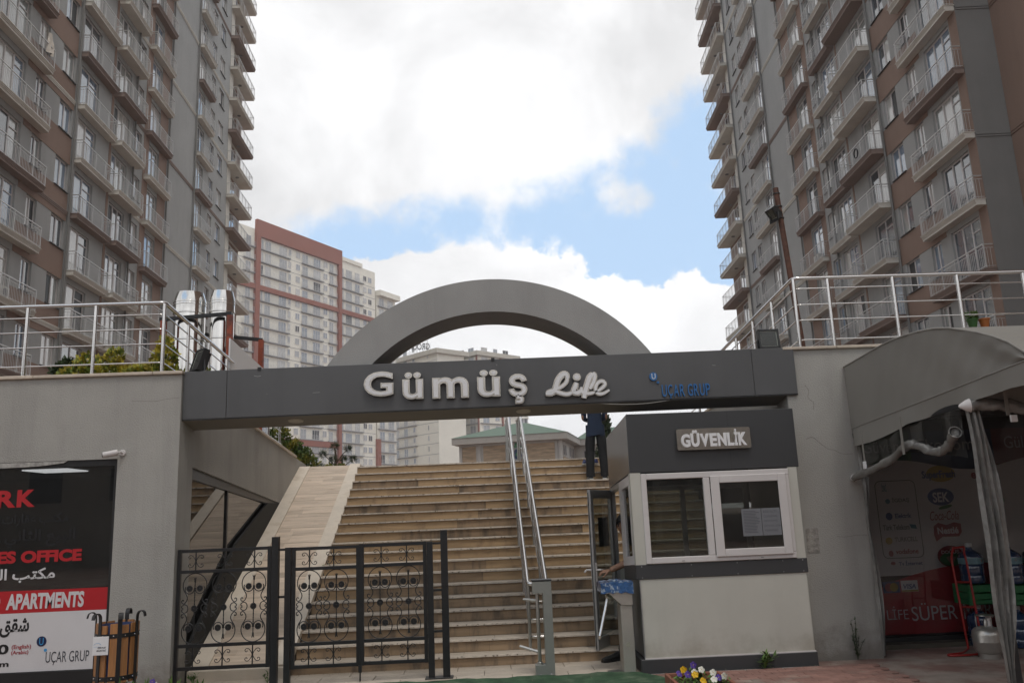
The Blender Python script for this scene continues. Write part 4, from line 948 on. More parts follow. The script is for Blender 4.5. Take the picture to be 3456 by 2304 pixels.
def tower(label, P0, yaw, sg_, h, z0, cols, plain, brown_mod, u_near, u_end, umould, uspout, protr, extra, deeper={}):
    """cols: (kind, u0, u1, door0, door1, panes)"""
    rz = R(90 - yaw) if sg_ > 0 else R(-90 - yaw)
    t = thing('apartment_tower', label, 'tower', (P0[0], P0[1], 0), rz)
    M4 = Matrix.Translation(t.location) @ Matrix.Rotation(rz, 4, 'Z')
    def X(a, b): return (min(sg_*a, sg_*b), max(sg_*a, sg_*b))
    p = .46; nk = 21; ZT = z0 + h*nk
    def vis(u, z, m=.10): return seen(M4 @ Vector((sg_*u, 0, z)), m) and z > 3.0
    # openings per column
    op = []
    for c in cols:
        kd, u0, u1, d0, d1, n = c
        op.append((*X(d0, d1), kd))
    op.sort()
    wall = MB(); xs0, xs1 = X(u_near, u_end)
    cur = xs0
    th = .35
    def opening(k, kd):
        zb = z0 + h*k
        return (zb+.265, zb+2.72) if kd == 'b' else (zb+1.18, zb+2.72)
    for xa, xb, kd in op:
        wall.box(cur, xa, -p-th, -p, 0, ZT)
        zc = 0
        for k in range(nk):
            a, b = opening(k, kd); wall.box(xa, xb, -p-th, -p, zc, a); zc = b
        wall.box(xa, xb, -p-th, -p, zc, ZT)
        cur = xb
    wall.box(cur, xs1, -p-th, -p, 0, ZT)
    obl('wall', wall, TGREY, t)
    obl('core', MB().box(xs0, xs1, -p-14, -p-th-.01, 0, ZT), TGREY, t)
    # windows, doors, balconies
    for kd, u0, u1, d0, d1, n in cols:
        xa, xb = X(d0, d1); ht = 2.455 if kd == 'b' else 1.54
        fme, pmes, offs = window_meshes(xb-xa, ht, n)
        sme = MB().box(-.04, xb-xa+.04, -.05, .06+.16, -.035, 0).mesh('sill', SILLM)
        if kd == 'b':
            ba, bb_ = X(u0, u1); wd = bb_-ba
            dp = p + deeper.get(u0, 0); sl = [slab_mesh(wd, dp, TCREAM), slab_mesh(wd, dp, TBRN)]; rm = railing_mesh(wd, dp)
        for k in range(nk):
            zb = z0 + h*k
            if kd == 'b' and (vis(u0, zb) or vis(u1, zb) or vis(u0, zb+1.2)):
                s = put('balcony', sl[1 if k % 3 == brown_mod else 0], t, (ba, -p, zb)); put('railing', rm, s, (0, 0, .265))
            if not (vis((d0+d1)/2, zb+1) or vis((d0+d1)/2, zb+2.4)): continue
            za = opening(k, kd)[0]
            f = put('window', fme, t, (xa, -p-.13, za))
            base = rnd.choices([0, 1, 2, 4], [3, 3, 2, 3])[0]
            for i in range(n):
                q = base if rnd.random() < .7 else rnd.choice([0, 1, 2, 4])
                if rnd.random() < .09: q = 3
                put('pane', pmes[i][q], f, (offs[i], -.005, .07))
            if kd == 'w': put('sill', sme, f, (0, 0, 0))
    # brown rendered panels, a little proud of the grey
    for kd, ua, ub in plain:
        xa, xb = X(ua, ub)
        if kd == 'v': obl('wall_panel', MB().box(xa, xb, -p, -p+.02, 0, ZT), TBROWN, t)
        else:
            for k in range(-1, nk-1):
                if vis(ua, z0+h*k+3.4) or vis(ub, z0+h*k+3.4): obl('wall_panel', MB().box(xa, xb, -p, -p+.02, z0+h*k+2.72, z0+h*(k+1)+1.14), TBROWN, t)
    # string courses of three ribs
    for ua, ub, par in umould:
        xa, xb = X(ua, ub)
        for k in range(nk):
            if k % 2 == par and (vis(ua, z0+h*k) or vis(ub, z0+h*k)):
                zb = z0 + h*k
                obl('string_course', MB().box(xa, xb, -p+.001, -p+.045, zb+.02, zb+.09).box(xa, xb, -p+.001, -p+.06, zb+.105, zb+.165).box(xa, xb, -p+.001, -p+.075, zb+.18, zb+.25), TBRN if k % 3 == brown_mod else TCREAM, t)
    for u in uspout: obl('downpipe', MB().tube([(sg_*u, -p+.09, 0), (sg_*u, -p+.09, ZT)], .06, 8), TGREY2, t, True)
    # long corner balconies with a recessed wall behind
    ua, ub = extra
    xa, xb = X(ua, ub); wd = xb-xa
    obl('end_wall', MB().box(xa, xb, -p-8, -p-.45, 0, ZT), TBROWN, t)
    xc, xd = X(ua+.25, ua+1.3)
    obl('corner_pier', MB().box(xc, xd, -p-.6, -p+.06-.1, 0, ZT), TCREAM, t)
    sl = [slab_mesh(wd, protr, TCREAM), slab_mesh(wd, protr, TBRN)]; rm = railing_mesh(wd, protr, 1.0, .22)
    xg, xh = X(ua+1.6, ua+4.2); fme, pmes, offs = window_meshes(xh-xg, 2.4, 3)
    lm = MB().lathe([(.16, 0), (.15, -.05), (.02, -.06)], (wd/2, .15, 0), 12).mesh('ceiling_lamp', TGREY2)
    for k in range(nk):
        zb = z0 + h*k
        if not (vis(ua, zb) or vis(ub, zb)): continue
        s = put('balcony', sl[1 if k % 3 == brown_mod else 0], t, (xa, -p-.05, zb)); put('railing', rm, s, (0, 0, .265)); put('ceiling_lamp', lm, s)
        obl('soffit', MB().box(xa+.02, xb-.02, -p-.45, -p-.26, zb+.0, zb+.2), TCREAM, t)
        f = put('window', fme, t, (xg, -p-.43, zb+.27))
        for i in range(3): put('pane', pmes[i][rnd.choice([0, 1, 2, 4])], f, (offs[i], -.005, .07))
    return t, X, p, ZT

colsL = [('b', -7.3, -2.55, -6.65, -4.2, 3), ('w', 0, 0, -3.25, -2.3, 2), ('w', 0, 0, -.9, .45, 2), ('b', .85, 4.9, 1.15, 3.3, 2), ('b', 5.2, 8.7, 5.4, 7.6, 3),
         ('w', 0, 0, 8.35, 9.6, 2), ('b', 10.1, 13.9, 10.8, 12.55, 2), ('b', 19.8, 23.1, 20.2, 21.8, 2), ('w', 0, 0, 23.3, 24.4, 2), ('w', 0, 0, 25.4, 26.8, 2)]
tl, XL, pL, ZT = tower('grey and brown apartment tower with stacked balconies, rising on the left', (-20.3, 40), -1.5, -1, 3.03, 2.28, colsL,
      [('h', -4.05, .55), ('v', -8.5, -6.75), ('v', 9.95, 10.78), ('v', 12.57, 14.0), ('v', 4.97, 5.25)], 2, -25, 28.3, [(13.95, 19.6, 0), (-4.05, .6, 1), (8.8, 10.1, 0), (23.1, 28.2, 0)], [.68, 19.68, 14.1, 8.3], .78, (28.3, 34.2), {5.2: .20})
colsR = [('b', -8.5, -3.75, -7.8, -5.45, 3), ('w', 0, 0, -4.55, -3.6, 2), ('w', 0, 0, -2.4, -.95, 2), ('b', -.5, 3.85, -.2, 1.9, 2), ('b', 4.15, 7.4, 4.4, 6.6, 3),
         ('w', 0, 0, 7.0, 8.2, 2), ('b', 8.65, 12.7, 9.3, 11.2, 2), ('b', 17.7, 21.9, 18.2, 19.9, 2), ('w', 0, 0, 22.1, 23.2, 2), ('w', 0, 0, 23.9, 25.1, 2)]
tr_, XR, pR, ZTR = tower('grey and brown apartment tower with stacked balconies, rising on the right', (20.9, 40), 3.0, 1, 2.95, 1.56, colsR,
      [('h', -5.1, -.55), ('v', -8.5, -7.9), ('v', 8.5, 9.25), ('v', 11.25, 12.8), ('v', 3.85, 4.05)], 0, -8.5, 26.4, [(12.75, 17.6, 1), (21.9, 26.3, 0)], [-.6, 17.6, 12.9, 7.1, 26.2], .80, (26.4, 33.2), {-.5: .32})
# stepped near end of the right tower: grey return and brown wing
obl('return_wall', MB().box(-8.54, -8.50, -pR-1.45, -pR, 0, ZTR), TGREY2, tr_)
obl('wing_wall', MB().box(-45, -8.55, -pR-16, -pR-1.45, 0, ZTR), TBROWN, tr_)
for k in range(1, 20, 2):
    zb = 1.56 + 2.95*k
    obl('string_course', MB().box(-8.58, -8.54, -pR-1.44, -pR, zb, zb+.06).box(-8.58, -8.54, -pR-1.44, -pR, zb+.1, zb+.16), TGREY2, tr_)
    obl('string_course', MB().box(-45, -8.6, -pR-1.45, -pR-1.41, zb, zb+.07).box(-45, -8.6, -pR-1.45, -pR-1.41, zb+.12, zb+.19), TBROWN, tr_)

# ------------------------------------------------------------------ cream block with terracotta frame, behind the left tower
CREAM = pm('cream_render', (0.72, 0.69, 0.61), 0.9, var=0.04, vs=0.2, streak=0.05)
TERRA = pm('terracotta_render', (0.26, 0.105, 0.078), 0.9, var=0.05, vs=0.2)
SLABG = pm('grey_slab_edge', (0.25, 0.245, 0.25), 0.8, var=0.05)
RAILF = pm('far_rail_metal', (0.55, 0.55, 0.56), 0.4, 0.3)
def far_rail(wd, dp=.5):
    mb = MB()
    for z in (1.0, .5, .1): bar(mb, (0, dp, z), (wd, dp, z), .04); bar(mb, (0, 0, z), (0, dp, z), .04); bar(mb, (wd, 0, z), (wd, dp, z), .04)
    n = max(2, round(wd/.42))
    for i in range(n+1):
        x = wd*i/n; mb.box(x-.015, x+.015, dp-.015, dp+.015, 0, 1.0)
    return mb.mesh('railing', RAILF)
def far_window(wd, ht, n):
    mb = MB(); mb.box(0, wd, 0, .03, 0, ht)
    fme = MB(); f = .09
    fme.box(0, f, 0, .09, 0, ht).box(wd-f, wd, 0, .09, 0, ht).box(f, wd-f, 0, .09, ht-f, ht).box(f, wd-f, 0, .09, 0, f)
    for i in range(1, n): fme.box(wd*i/n-.05, wd*i/n+.05, 0, .09, f, ht-f)
    pw = wd/n
    return fme.mesh('window', PVC), [MB().box(f, wd-f, .005, .04, f, ht-f).mesh('pane', q) for q in PANES]
FARP = [pm('far_pane_grey', (.32,.33,.34), .10, 0, var=.1, spec=.8), pm('far_pane_curtain', (.48,.48,.47), .2, 0, var=.1), pm('far_pane_dark', (.03,.03,.03), .2, 0), pm('far_pane_blue', (.24,.27,.31), .06, 0, spec=1.0)]
def far_block(name_label, cat, P0, yaw, length, depth, h, z0, nfl, cols, groups, top, extras=None, wallmat=CREAM, flip=False):
    """facade local x = along, y = outwards (towards the viewer)"""
    rz = R(90-yaw) + math.pi if not flip else R(90-yaw)
    t = thing('apartment_block', name_label, cat, (P0[0], P0[1], 0), rz)
    sg_ = -1 if not flip else 1
    M4 = Matrix.Translation(t.location) @ Matrix.Rotation(rz, 4, 'Z')
    def X(a, b): return (min(sg_*a, sg_*b), max(sg_*a, sg_*b))
    xa, xb = X(0, length) if not isinstance(length, tuple) else X(*length)
    obl('wall', MB().box(xa, xb, -depth, 0, 0, top), wallmat, t)
    for (ta, tb, kd, n) in cols:
        a, b = X(ta, tb); ht = 2.25 if kd == 'd' else 1.45
        fm, ps = far_window(b-a, ht, n); PS = [MB().box(.09, b-a-.09, .005, .04, .09, ht-.09).mesh('pane', q) for q in FARP]
        for k in range(nfl):
            zb = z0 + h*k + (.25 if kd == 'd' else 1.05)
            if not seen(M4 @ Vector(((a+b)/2, 0, zb+1)), .02) or zb < 3: continue
            f = put('window', fm, t, (a, .005, zb)); put('pane', PS[rnd.choices([0, 1, 2, 3], [4, 3, .9, 2])[0]], f)
    for (ta, tb, ph) in groups:
        a, b = X(ta, tb); sm = MB().box(0, b-a, 0, .55, 0, .20).mesh('balcony', SLABG); rm = far_rail(b-a)
        for k in range(nfl):
            zb = z0 + h*k
            if not seen(M4 @ Vector(((a+b)/2, 0, zb+.5)), .02) or zb < 3: continue
            s = put('balcony', sm, t, (a, .003, zb)); put('railing', rm, s, (0, 0, .2))
    lb = MB()
    for k in range(nfl):
        zb = z0 + h*k
        if zb > 3: obl('floor_line', MB().box(xa, xb, 0, .02, zb+.03, zb+.15), SLABG, t)
    return t, X
# terracotta-framed block: pillar at t=0 stands at (-48.7, 177), facade runs away to the right
cB = [(0.75, 1.99, 'd', 2), (2.61, 4.28, 'd', 2), (6.93, 9.23, 'd', 3), (9.86, 10.68, 'w', 1), (12.22, 13.57, 'w', 2), (14.30, 16.20, 'd', 2),
      (18.16, 20.55, 'd', 3), (21.73, 23.07, 'w', 2), (23.83, 25.24, 'd', 2), (27.71, 29.04, 'd', 2), (29.92, 32.18, 'd', 3), (33.44, 35.23, 'd', 2), (36.66, 38.00, 'w', 2), (38.64, 40.10, 'w', 2),
      (-3.08, -1.66, 'd', 2)]
gB = [(0.52, 10.15, 0), (14.04, 21.45, 0), (23.47, 26.26, 0), (27.42, 36.43, 0), (-3.85, -0.70, 0)]
BTOP = 66.0; HB = 2.95
tb, XB = far_block('cream apartment block framed in terracotta, behind the left tower', 'apartment block', (-48.7, 177), 30.97, (-14, 41.62), 22, HB, 67.9-3.7-HB*22+.3, 22, cB, gB, 66.0)
def frame(a, b, za, zb, dp=.7): obl('frame_band', MB().box(*XB(a, b), 0, dp, za, zb), TERRA, tb)
t2, t3 = 27.19, 42.72
frame(-.62, .62, 0, 68.2, .75); frame(t2-.55, t2+.55, 0, 68.2, .75); frame(.62, t2-.55, 64.4, 68.2, .74)
frame(.62, t2-.55, 52.2, 53.3, .62); frame(t2+.55, 40.89, 52.2, 53.3, .62); frame(-14, -.62, 52.2, 53.3, .62); frame(.62, t2-.55, 18.9, 20.2, .62)
obl('roof_block', MB().box(*XB(t2+.7, 36.15), -20, .3, 66.0, 67.0), CREAM, tb)
obl('corner_band', MB().box(*XB(41.62-.1, 41.62+1.4), -2, .6, 0, 22.0), TERRA, tb)
# stepped wing at its right end
wg, XW = far_block('cream apartment wing with corner balconies right of the terracotta frame', 'apartment block', (-48.7+.515*42.2, 177+.857*42.2), 30.97, (0, 8), 12, HB, .9, 20, [(1.0, 3.0, 'd', 2), (4.6, 7.0, 'd', 2)], [(.3, 7.8, 0)], 59.8)
obl('roof_slab', MB().box(*XW(-.1, 8.6), -12, 1.4, 59.8, 61.2), CREAM, wg)
# two blocks set corner-on beyond the court
def corner_block(label, P, lenL, lenR, top, colsL_, grpL, colsR_, grpR, z0, pillars=()):
    t, X = far_block(label, 'apartment block', P, -42, (0, lenL), 1, HB, z0, 17, colsL_, grpL, top, flip=True)
    M_ = MB()
    # right-hand face, at right angles: local x continues across the corner
    rz2 = R(-90)
    sub = []
    obl('side_wall', MB().box(-.02, 0, -lenR, 0, 0, top), CREAM, t)
    obl('core', MB().box(0, lenL, -lenR, -1.01, 0, top-.05), CREAM, t)
    for (ta, tb_, kd, n) in colsR_:
        ht = 2.25 if kd == 'd' else 1.45
        fm, ps = far_window(tb_-ta, ht, n); PS = [MB().box(.09, tb_-ta-.09, .005, .04, .09, ht-.09).mesh('pane', q) for q in FARP]
        for k in range(17):
            zb = z0 + HB*k + (.25 if kd == 'd' else 1.05)
            f = put('window', fm, t, (-.025, -ta, zb), (0, 0, R(90) + math.pi - math.pi*0)) if False else put('window', fm, t, (-.025, -tb_, zb), (0, 0, R(90)))
            put('pane', PS[rnd.choices([0, 1, 2, 3], [4, 3, .9, 2])[0]], f)
    for (ta, tb_) in grpR:
        for k in range(17): obl('balcony', MB().box(-.55, -.03, -tb_, -ta, z0+HB*k, z0+HB*k+.2), SLABG, t)
    obl('roof', MB().box(-1.2, lenL+1, -lenR-1, 1.2, top, top+1.3), pm('roof_fascia', (.45,.42,.36), .8), t)
    for (a, b, face) in pillars:
        obl('frame_band', MB().box(a, b, 0, .35, 0, top) if face == 'l' else MB().box(-.35, -.03, -b, -a, 0, top), TERRA, t)
    return t
corner_block('cream block with a blank wall of tiny windows, seen under the beam', (-12.3, 232), 24, 10, 47.5, [(10.5, 11.6, 'w', 1), (14.2, 16.0, 'd', 2), (18.5, 21.0, 'd', 2), (4.2, 4.7, 'w', 1)], [(9.8, 23.5, 0)], [], [], 1.4)
corner_block('cream block with terracotta pillars set corner-on in the distance', (-1.0, 245), 20, 16, 49.0, [(1.5, 4.0, 'd', 2), (6.0, 7.8, 'd', 2), (9.6, 11.8, 'd', 2), (14.5, 16.5, 'd', 2)], [(.3, 8.4, 0), (9.0, 12.3, 0), (13.4, 19.5, 0)], [(1.5, 4, 'd', 2), (6.5, 8.2, 'w', 2), (10.5, 12.8, 'd', 2)], [(.3, 9.0), (9.8, 15.5)], 2.0, [(-.1, .35, 'l'), (8.45, 8.95, 'l'), (9.1, 9.7, 'r')])
ft = thing('far_tower', 'slender pale tower with many floor slabs, far behind the green roof', 'tower', (18.5, 400, 0))
ob('wall', MB().box(15.6, 21.8, 400, 412, 0, 62), pm('far_tower_grey', (.42,.42,.43), .8), ft)
for k in range(20): ob('floor_slab', MB().box(15.2, 22.2, 399.2, 412, 2.0+3.0*k, 2.9+3.0*k), CREAM, ft)
for x in (16.6, 18.7, 20.8): ob('window_strip', MB().box(x-.5, x+.5, 399.9, 399.99, 1, 61), FARP[2], ft)
# roof letters seen from behind
rs = thing('roof_sign', 'rooftop letters on a lattice seen from behind, inside the arch', 'sign', (-20.0, 236, 48.5))
DG = pm('roof_sign_grey', (.16,.16,.17), .6)
for i in range(7): ob('lattice_bar', MB().box(-20.5+i*1.0, -20.44+i*1.0, 235.9, 236, 48.6, 51.4), DG, rs)
txt('lettering', 'GROUP', -20.4, -14.6, 49.4, 51.4, 235.88, DG, rs, mirror=True, ext=.1, off=.03)
for i in range(6): ob('lattice_bar', MB().box(-18.2, -15.2, 235.9, 235.96, 52.0+.5*i, 52.05+.5*i), DG, rs)
for x in (-18.2, -16.7, -15.2): ob('lattice_bar', MB().box(x-.03, x+.03, 235.9, 235.98, 48.6, 54.6), DG, rs)
for i in range(4): ob('emblem_bar', MB().prism([(-17.5,53.0+.42*i),(-15.9,53.0+.42*i),(-15.9,53.28+.42*i),(-17.5,53.28+.42*i)], 235.8, 235.88, 'xz'), DG, rs)
ob('emblem_gable', MB().prism([(-17.5,54.68),(-15.9,54.68),(-16.7,55.5)], 235.8, 235.88, 'xz'), DG, rs)

# ------------------------------------------------------------------ community building with a green roof at the end of the court
yw = R(14.4)
sc_ = thing('community_building', 'low brick-panelled building with a green hipped roof beyond the stairs', 'building', (6.95, 75, 2.65), -yw)
WALLW = pm('pale_grey_render', (.66,.65,.62), .85, var=.04); BRICKP = pm('sandstone_cladding', (.56,.44,.31), .85, var=.25, vs=1.2, stretch=(.7,.7,5), bump=.4, bs=6); GREENR = pm('green_metal_roof', (.085,.15,.10), .55, var=.08, stretch=(3,3,1))
# local: x to the right along the front (front face runs to -x), y into depth
obl('wall', MB().box(-9.4, 0, 0, 9.5, 0, 5.55).box(0, 7.5, 8.6, 14, 0, 5.55), WALLW, sc_)
for xa, xb in ((-9.2, -7.9), (-7.2, -4.5), (-3.35, -.55)): obl('cladding', MB().box(xa, xb, -.05, -.01, 3.6, 5.35), BRICKP, sc_)
obl('cladding', MB().box(.01, .05, 1.0, 4.5, 3.3, 4.1), BRICKP, sc_); obl('cladding', MB().box(.01, .05, 5.2, 8.3, 3.3, 4.1), BRICKP, sc_)
obl('string_course', MB().box(-9.4, .06, -.10, -.01, 3.35, 3.58), WALLW, sc_)
for x in (-9.35, -7.55, -4.42, -3.45, -.3): obl('pilaster', MB().box(x-.13, x+.13, -.14, -.01, 0, 5.5), WALLW, sc_)
obl('pilaster', MB().box(-.3, .12, -.14, .3, 0, 5.55), WALLW, sc_)
FASC = pm('eave_grey', (.50,.48,.45), .8, var=.05)
obl('eave', MB().box(-10.0, .75, -.75, 9.0, 5.56, 6.15).box(.75, 8, 7.85, 14.4, 5.56, 6.15), FASC, sc_)
obl('roof', MB().add([(-10.05,-.8,6.151),(.8,-.8,6.151),(.8,10.3,6.151),(-10.05,10.3,6.151),(-5.2,4.5,7.75),(-4.0,4.5,7.75)], [(0,1,5,4),(1,2,5),(2,3,4,5),(3,0,4)]), GREENR, sc_)
obl('roof', MB().add([(.2,7.8,6.151),(9,7.8,6.151),(9,15,6.151),(.2,15,6.151),(1.5,11.4,7.5),(8,11.4,7.5)], [(0,1,5,4),(1,2,5),(2,3,4,5),(3,0,4)]), GREENR, sc_)
for y in (1.2, 2.2, 5.0, 6.0, 7.0):
    f = obl('window', MB().box(.005, .05, y, y+.75, 4.2, 5.3), PVC, sc_); obl('pane', MB().box(.051, .06, y+.1, y+.65, 4.3, 5.2), FARP[0], f)
for x in (.9, 1.9, 2.9, 4.4):
    f = obl('window', MB().box(x, x+.95, 8.54, 8.595, 3.7, 5.1), PVC, sc_); obl('pane', MB().box(x+.1, x+.85, 8.52, 8.539, 3.8, 5.0), FARP[2], f)
# round emblem of three swirling figures on the panel
obl('emblem_panel', MB().box(-4.4, -3.45, -.09, -.05, 3.3, 5.4).box(-5.1, -4.42, -.06, -.02, 3.3, 5.4), pm('emblem_panel_grey', (.42,.45,.47), .6), sc_)
ex, ez = -4.0, 4.45
def swirl(a0, a1, r, wd, mat):
    n = 16; P = []; Q = []
    for i in range(n+1):
        a = R(a0 + (a1-a0)*i/n); ww = wd*math.sin(math.pi*(.15+.8*i/n))
        P.append((ex + (r+ww/2)*math.cos(a), ez + (r+ww/2)*math.sin(a))); Q.append((ex + (r-ww/2)*math.cos(a), ez + (r-ww/2)*math.sin(a)))
    mb = MB(); m = len(P)
    mb.add([(p[0], -.105, p[1]) for p in P] + [(q[0], -.105, q[1]) for q in Q], [(i, i+1, m+i+1, m+i) for i in range(m-1)]); obl('emblem', mb, mat, sc_)
EO = pm('emblem_orange', (.40,.12,.07), .6); EG = pm('emblem_green', (.10,.30,.16), .6); EB = pm('emblem_blue', (.07,.20,.34), .6)
swirl(40, 150, .72, .22, EG); swirl(160, 270, .72, .22, EB); swirl(280, 395, .72, .22, EO)
for a, m_ in ((215, EB), (325, EO), (95, EG)): obl('emblem_dot', MB().prism(ellipse(ex + .9*math.cos(R(a)), ez + .9*math.sin(R(a)), .14, .14), -.11, -.1, 'xz'), m_, sc_)
obl('emblem_globe', MB().prism(ellipse(ex, ez, .45, .45), -.108, -.095, 'xz'), pm('emblem_navy', (.03,.06,.16), .6), sc_)
obl('emblem_leaf', MB().prism(ellipse(ex+.1, ez+.05, .3, .18, 20, .6), -.113, -.109, 'xz'), EG, sc_)

# ------------------------------------------------------------------ small things on the balconies
def at_tower(t, u, sg_, y, z): return (Matrix.Translation(t.location) @ Matrix.Rotation(t.rotation_euler.z, 4, 'Z')) @ Vector((sg_*u, y, z))
ACM_W = pm('air_conditioner_white', (.55,.54,.50), .5, var=.06)
for t_, sg_, u, k, lb in ((tl, -1, 1.5, 1, 'air conditioner on the lowest visible balcony beside the left railing'), (tl, -1, -4.9, 3, 'air conditioner on a near balcony low on the left tower'), (tr_, 1, 20.9, 4, 'air conditioner on a low balcony at the far end of the right tower'), (tr_, 1, 10.2, 5, 'air conditioner on a balcony of the right tower above the lamp post')):
    h_, z_ = (3.03, 2.28) if sg_ < 0 else (2.95, 1.56); p_ = at_tower(t_, u, sg_, -.30, z_ + h_*k + .27)
    o = thing('air_conditioner', lb, 'air conditioner', p_, t_.rotation_euler.z)
    obl('case', MB().bbox(-.40, .40, -.12, .12, .03, .58, .02), ACM_W, o); obl('fan_grille', MB().lathe([(.20, 0), (.20, .012), (.05, .016)], (-.08, .121, .30), 20, 'y'), SLABG, o, True)
    for x in (-.3, .3): obl('foot', MB().box(x-.03, x+.03, -.12, .12, 0, .03), SLABG, o)
dp_ = at_tower(tr_, 1.2, 1, .36, 1.56 + 2.95*6 + .75)
sdh = thing('hose_reel', 'coiled hose hung on a balcony railing of the right tower', 'hose', dp_, tr_.rotation_euler.z); hp = MB()
for k in range(3): hp.tube([( -.1 + .24*math.cos(a) , .02*k, .24*math.sin(a)*(1+.06*k)) for a in [2*math.pi*i/20 for i in range(20)]], .018, 6, closed=True)
obl('coil', hp, BLACKP, sdh, True)
cl = at_tower(tl, -2.9, -1, -.25, 2.28 + 3.03*7 + 1.0)
cb2 = thing('hanging_cloth', 'pale cloth hanging out of a window high on the left tower', 'cloth', cl, tl.rotation_euler.z); vs = []
for i in range(7):
    for j in range(6): vs.append((-.25 + .08*i + .05*j, .10*math.sin(i*1.3 + j*.6) + .06*j, 1.1 - .27*j))
obl('cloth', MB().add(vs, [(i*6+j, i*6+j+1, (i+1)*6+j+1, (i+1)*6+j) for i in range(6) for j in range(5)]), pm('pale_cloth', (.55,.50,.44), .85, var=.2, vs=3), cb2, True)
# ------------------------------------------------------------------ shop front graphics (dim, under the awning)
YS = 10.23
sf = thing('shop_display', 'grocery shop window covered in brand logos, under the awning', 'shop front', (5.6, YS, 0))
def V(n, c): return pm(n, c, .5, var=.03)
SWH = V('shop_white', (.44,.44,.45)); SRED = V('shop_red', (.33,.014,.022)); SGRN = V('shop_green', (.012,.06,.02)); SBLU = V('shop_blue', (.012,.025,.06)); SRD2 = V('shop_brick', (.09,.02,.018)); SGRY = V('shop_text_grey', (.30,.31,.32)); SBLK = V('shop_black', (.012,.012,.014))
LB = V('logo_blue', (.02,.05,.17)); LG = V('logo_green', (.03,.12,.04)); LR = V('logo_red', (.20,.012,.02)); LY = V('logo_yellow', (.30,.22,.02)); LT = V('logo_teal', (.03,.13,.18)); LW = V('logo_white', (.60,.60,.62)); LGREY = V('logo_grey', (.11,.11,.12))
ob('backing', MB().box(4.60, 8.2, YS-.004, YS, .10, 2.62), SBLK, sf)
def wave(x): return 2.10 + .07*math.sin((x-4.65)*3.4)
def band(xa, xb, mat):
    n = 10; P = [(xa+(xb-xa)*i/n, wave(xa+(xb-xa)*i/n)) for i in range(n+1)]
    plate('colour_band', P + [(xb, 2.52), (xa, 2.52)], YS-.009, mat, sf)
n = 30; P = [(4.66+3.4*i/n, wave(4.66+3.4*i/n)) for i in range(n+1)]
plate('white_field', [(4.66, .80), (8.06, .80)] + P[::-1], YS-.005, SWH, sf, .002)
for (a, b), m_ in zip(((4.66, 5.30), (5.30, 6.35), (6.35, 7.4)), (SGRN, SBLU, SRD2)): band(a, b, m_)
for s, a, b in (('Güvenli', 4.70, 5.24), ('Ekonomik', 5.40, 6.28), ('Güler Yüzlü', 6.5, 7.35)): txt('lettering', s, a, b, 2.27, 2.42, YS-.0115, SGRY, sf)
P = arc(6.0, -2.75, 3.66, 112, 55, 20)
plate('red_field', [(4.66, .13), (8.06, .13)] + [(min(max(x, 4.66), 8.06), z) for x, z in P[::-1] if 4.6 < x < 8.1], YS-.009, SRED, sf)
fr = rrect(4.79, 5.30, 1.00, 1.93, .07); fi = rrect(4.80, 5.29, 1.01, 1.92, .06)
mb = MB(); k = len(fr); mb.add([(p[0], YS-.0095, p[1]) for p in fr] + [(p[0], YS-.0095, p[1]) for p in fi], [(i, (i+1) % k, k+(i+1) % k, k+i) for i in range(k)]); ob('list_border', mb, LGREY, sf)
Yl = YS-.009
def L(body, xa, xb, za, zb, mat, off=.01, shear=0): return txt('logo_text', body, xa, xb, za, zb, Yl-.002, mat, sf, off=off, shear=shear, ext=.001)
def E_(cx, cz, rx, rz, mat, d=0): return plate('logo_disc', ellipse(cx, cz, rx, rz), Yl-.001-d, mat, sf, .001)
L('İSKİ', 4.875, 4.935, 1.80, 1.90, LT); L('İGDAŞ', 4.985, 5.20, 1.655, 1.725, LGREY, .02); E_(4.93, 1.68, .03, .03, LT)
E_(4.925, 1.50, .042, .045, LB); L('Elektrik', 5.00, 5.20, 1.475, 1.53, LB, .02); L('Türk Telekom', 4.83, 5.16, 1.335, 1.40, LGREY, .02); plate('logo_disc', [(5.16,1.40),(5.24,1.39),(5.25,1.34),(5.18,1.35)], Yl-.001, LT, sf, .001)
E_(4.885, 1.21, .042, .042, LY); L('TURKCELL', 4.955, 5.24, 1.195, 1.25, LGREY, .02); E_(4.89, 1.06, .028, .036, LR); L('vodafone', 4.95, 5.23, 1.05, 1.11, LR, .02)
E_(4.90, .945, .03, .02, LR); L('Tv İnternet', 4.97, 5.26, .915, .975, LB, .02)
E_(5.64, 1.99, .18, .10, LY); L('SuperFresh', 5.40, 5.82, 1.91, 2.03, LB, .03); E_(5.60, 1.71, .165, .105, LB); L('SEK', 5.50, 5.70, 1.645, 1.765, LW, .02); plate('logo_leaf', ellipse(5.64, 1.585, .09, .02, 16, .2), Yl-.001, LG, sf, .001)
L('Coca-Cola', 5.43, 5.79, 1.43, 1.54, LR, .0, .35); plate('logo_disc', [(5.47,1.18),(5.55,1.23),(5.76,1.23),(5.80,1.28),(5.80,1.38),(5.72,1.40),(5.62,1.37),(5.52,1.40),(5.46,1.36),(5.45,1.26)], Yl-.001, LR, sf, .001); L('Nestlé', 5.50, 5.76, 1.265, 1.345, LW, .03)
E_(5.62, 1.0, .165, .125, LR); E_(5.62, .965, .14, .08, LG, .001); txt('logo_text', 'DOĞUŞ', 5.51, 5.73, 1.02, 1.085, Yl-.004, LW, sf, off=.01, ext=.001); plate('logo_fan', [(5.62,.885),(5.56,.99),(5.62,1.005),(5.68,.99)], Yl-.003, V('logo_pink', (.22,.13,.11)), sf, .001)
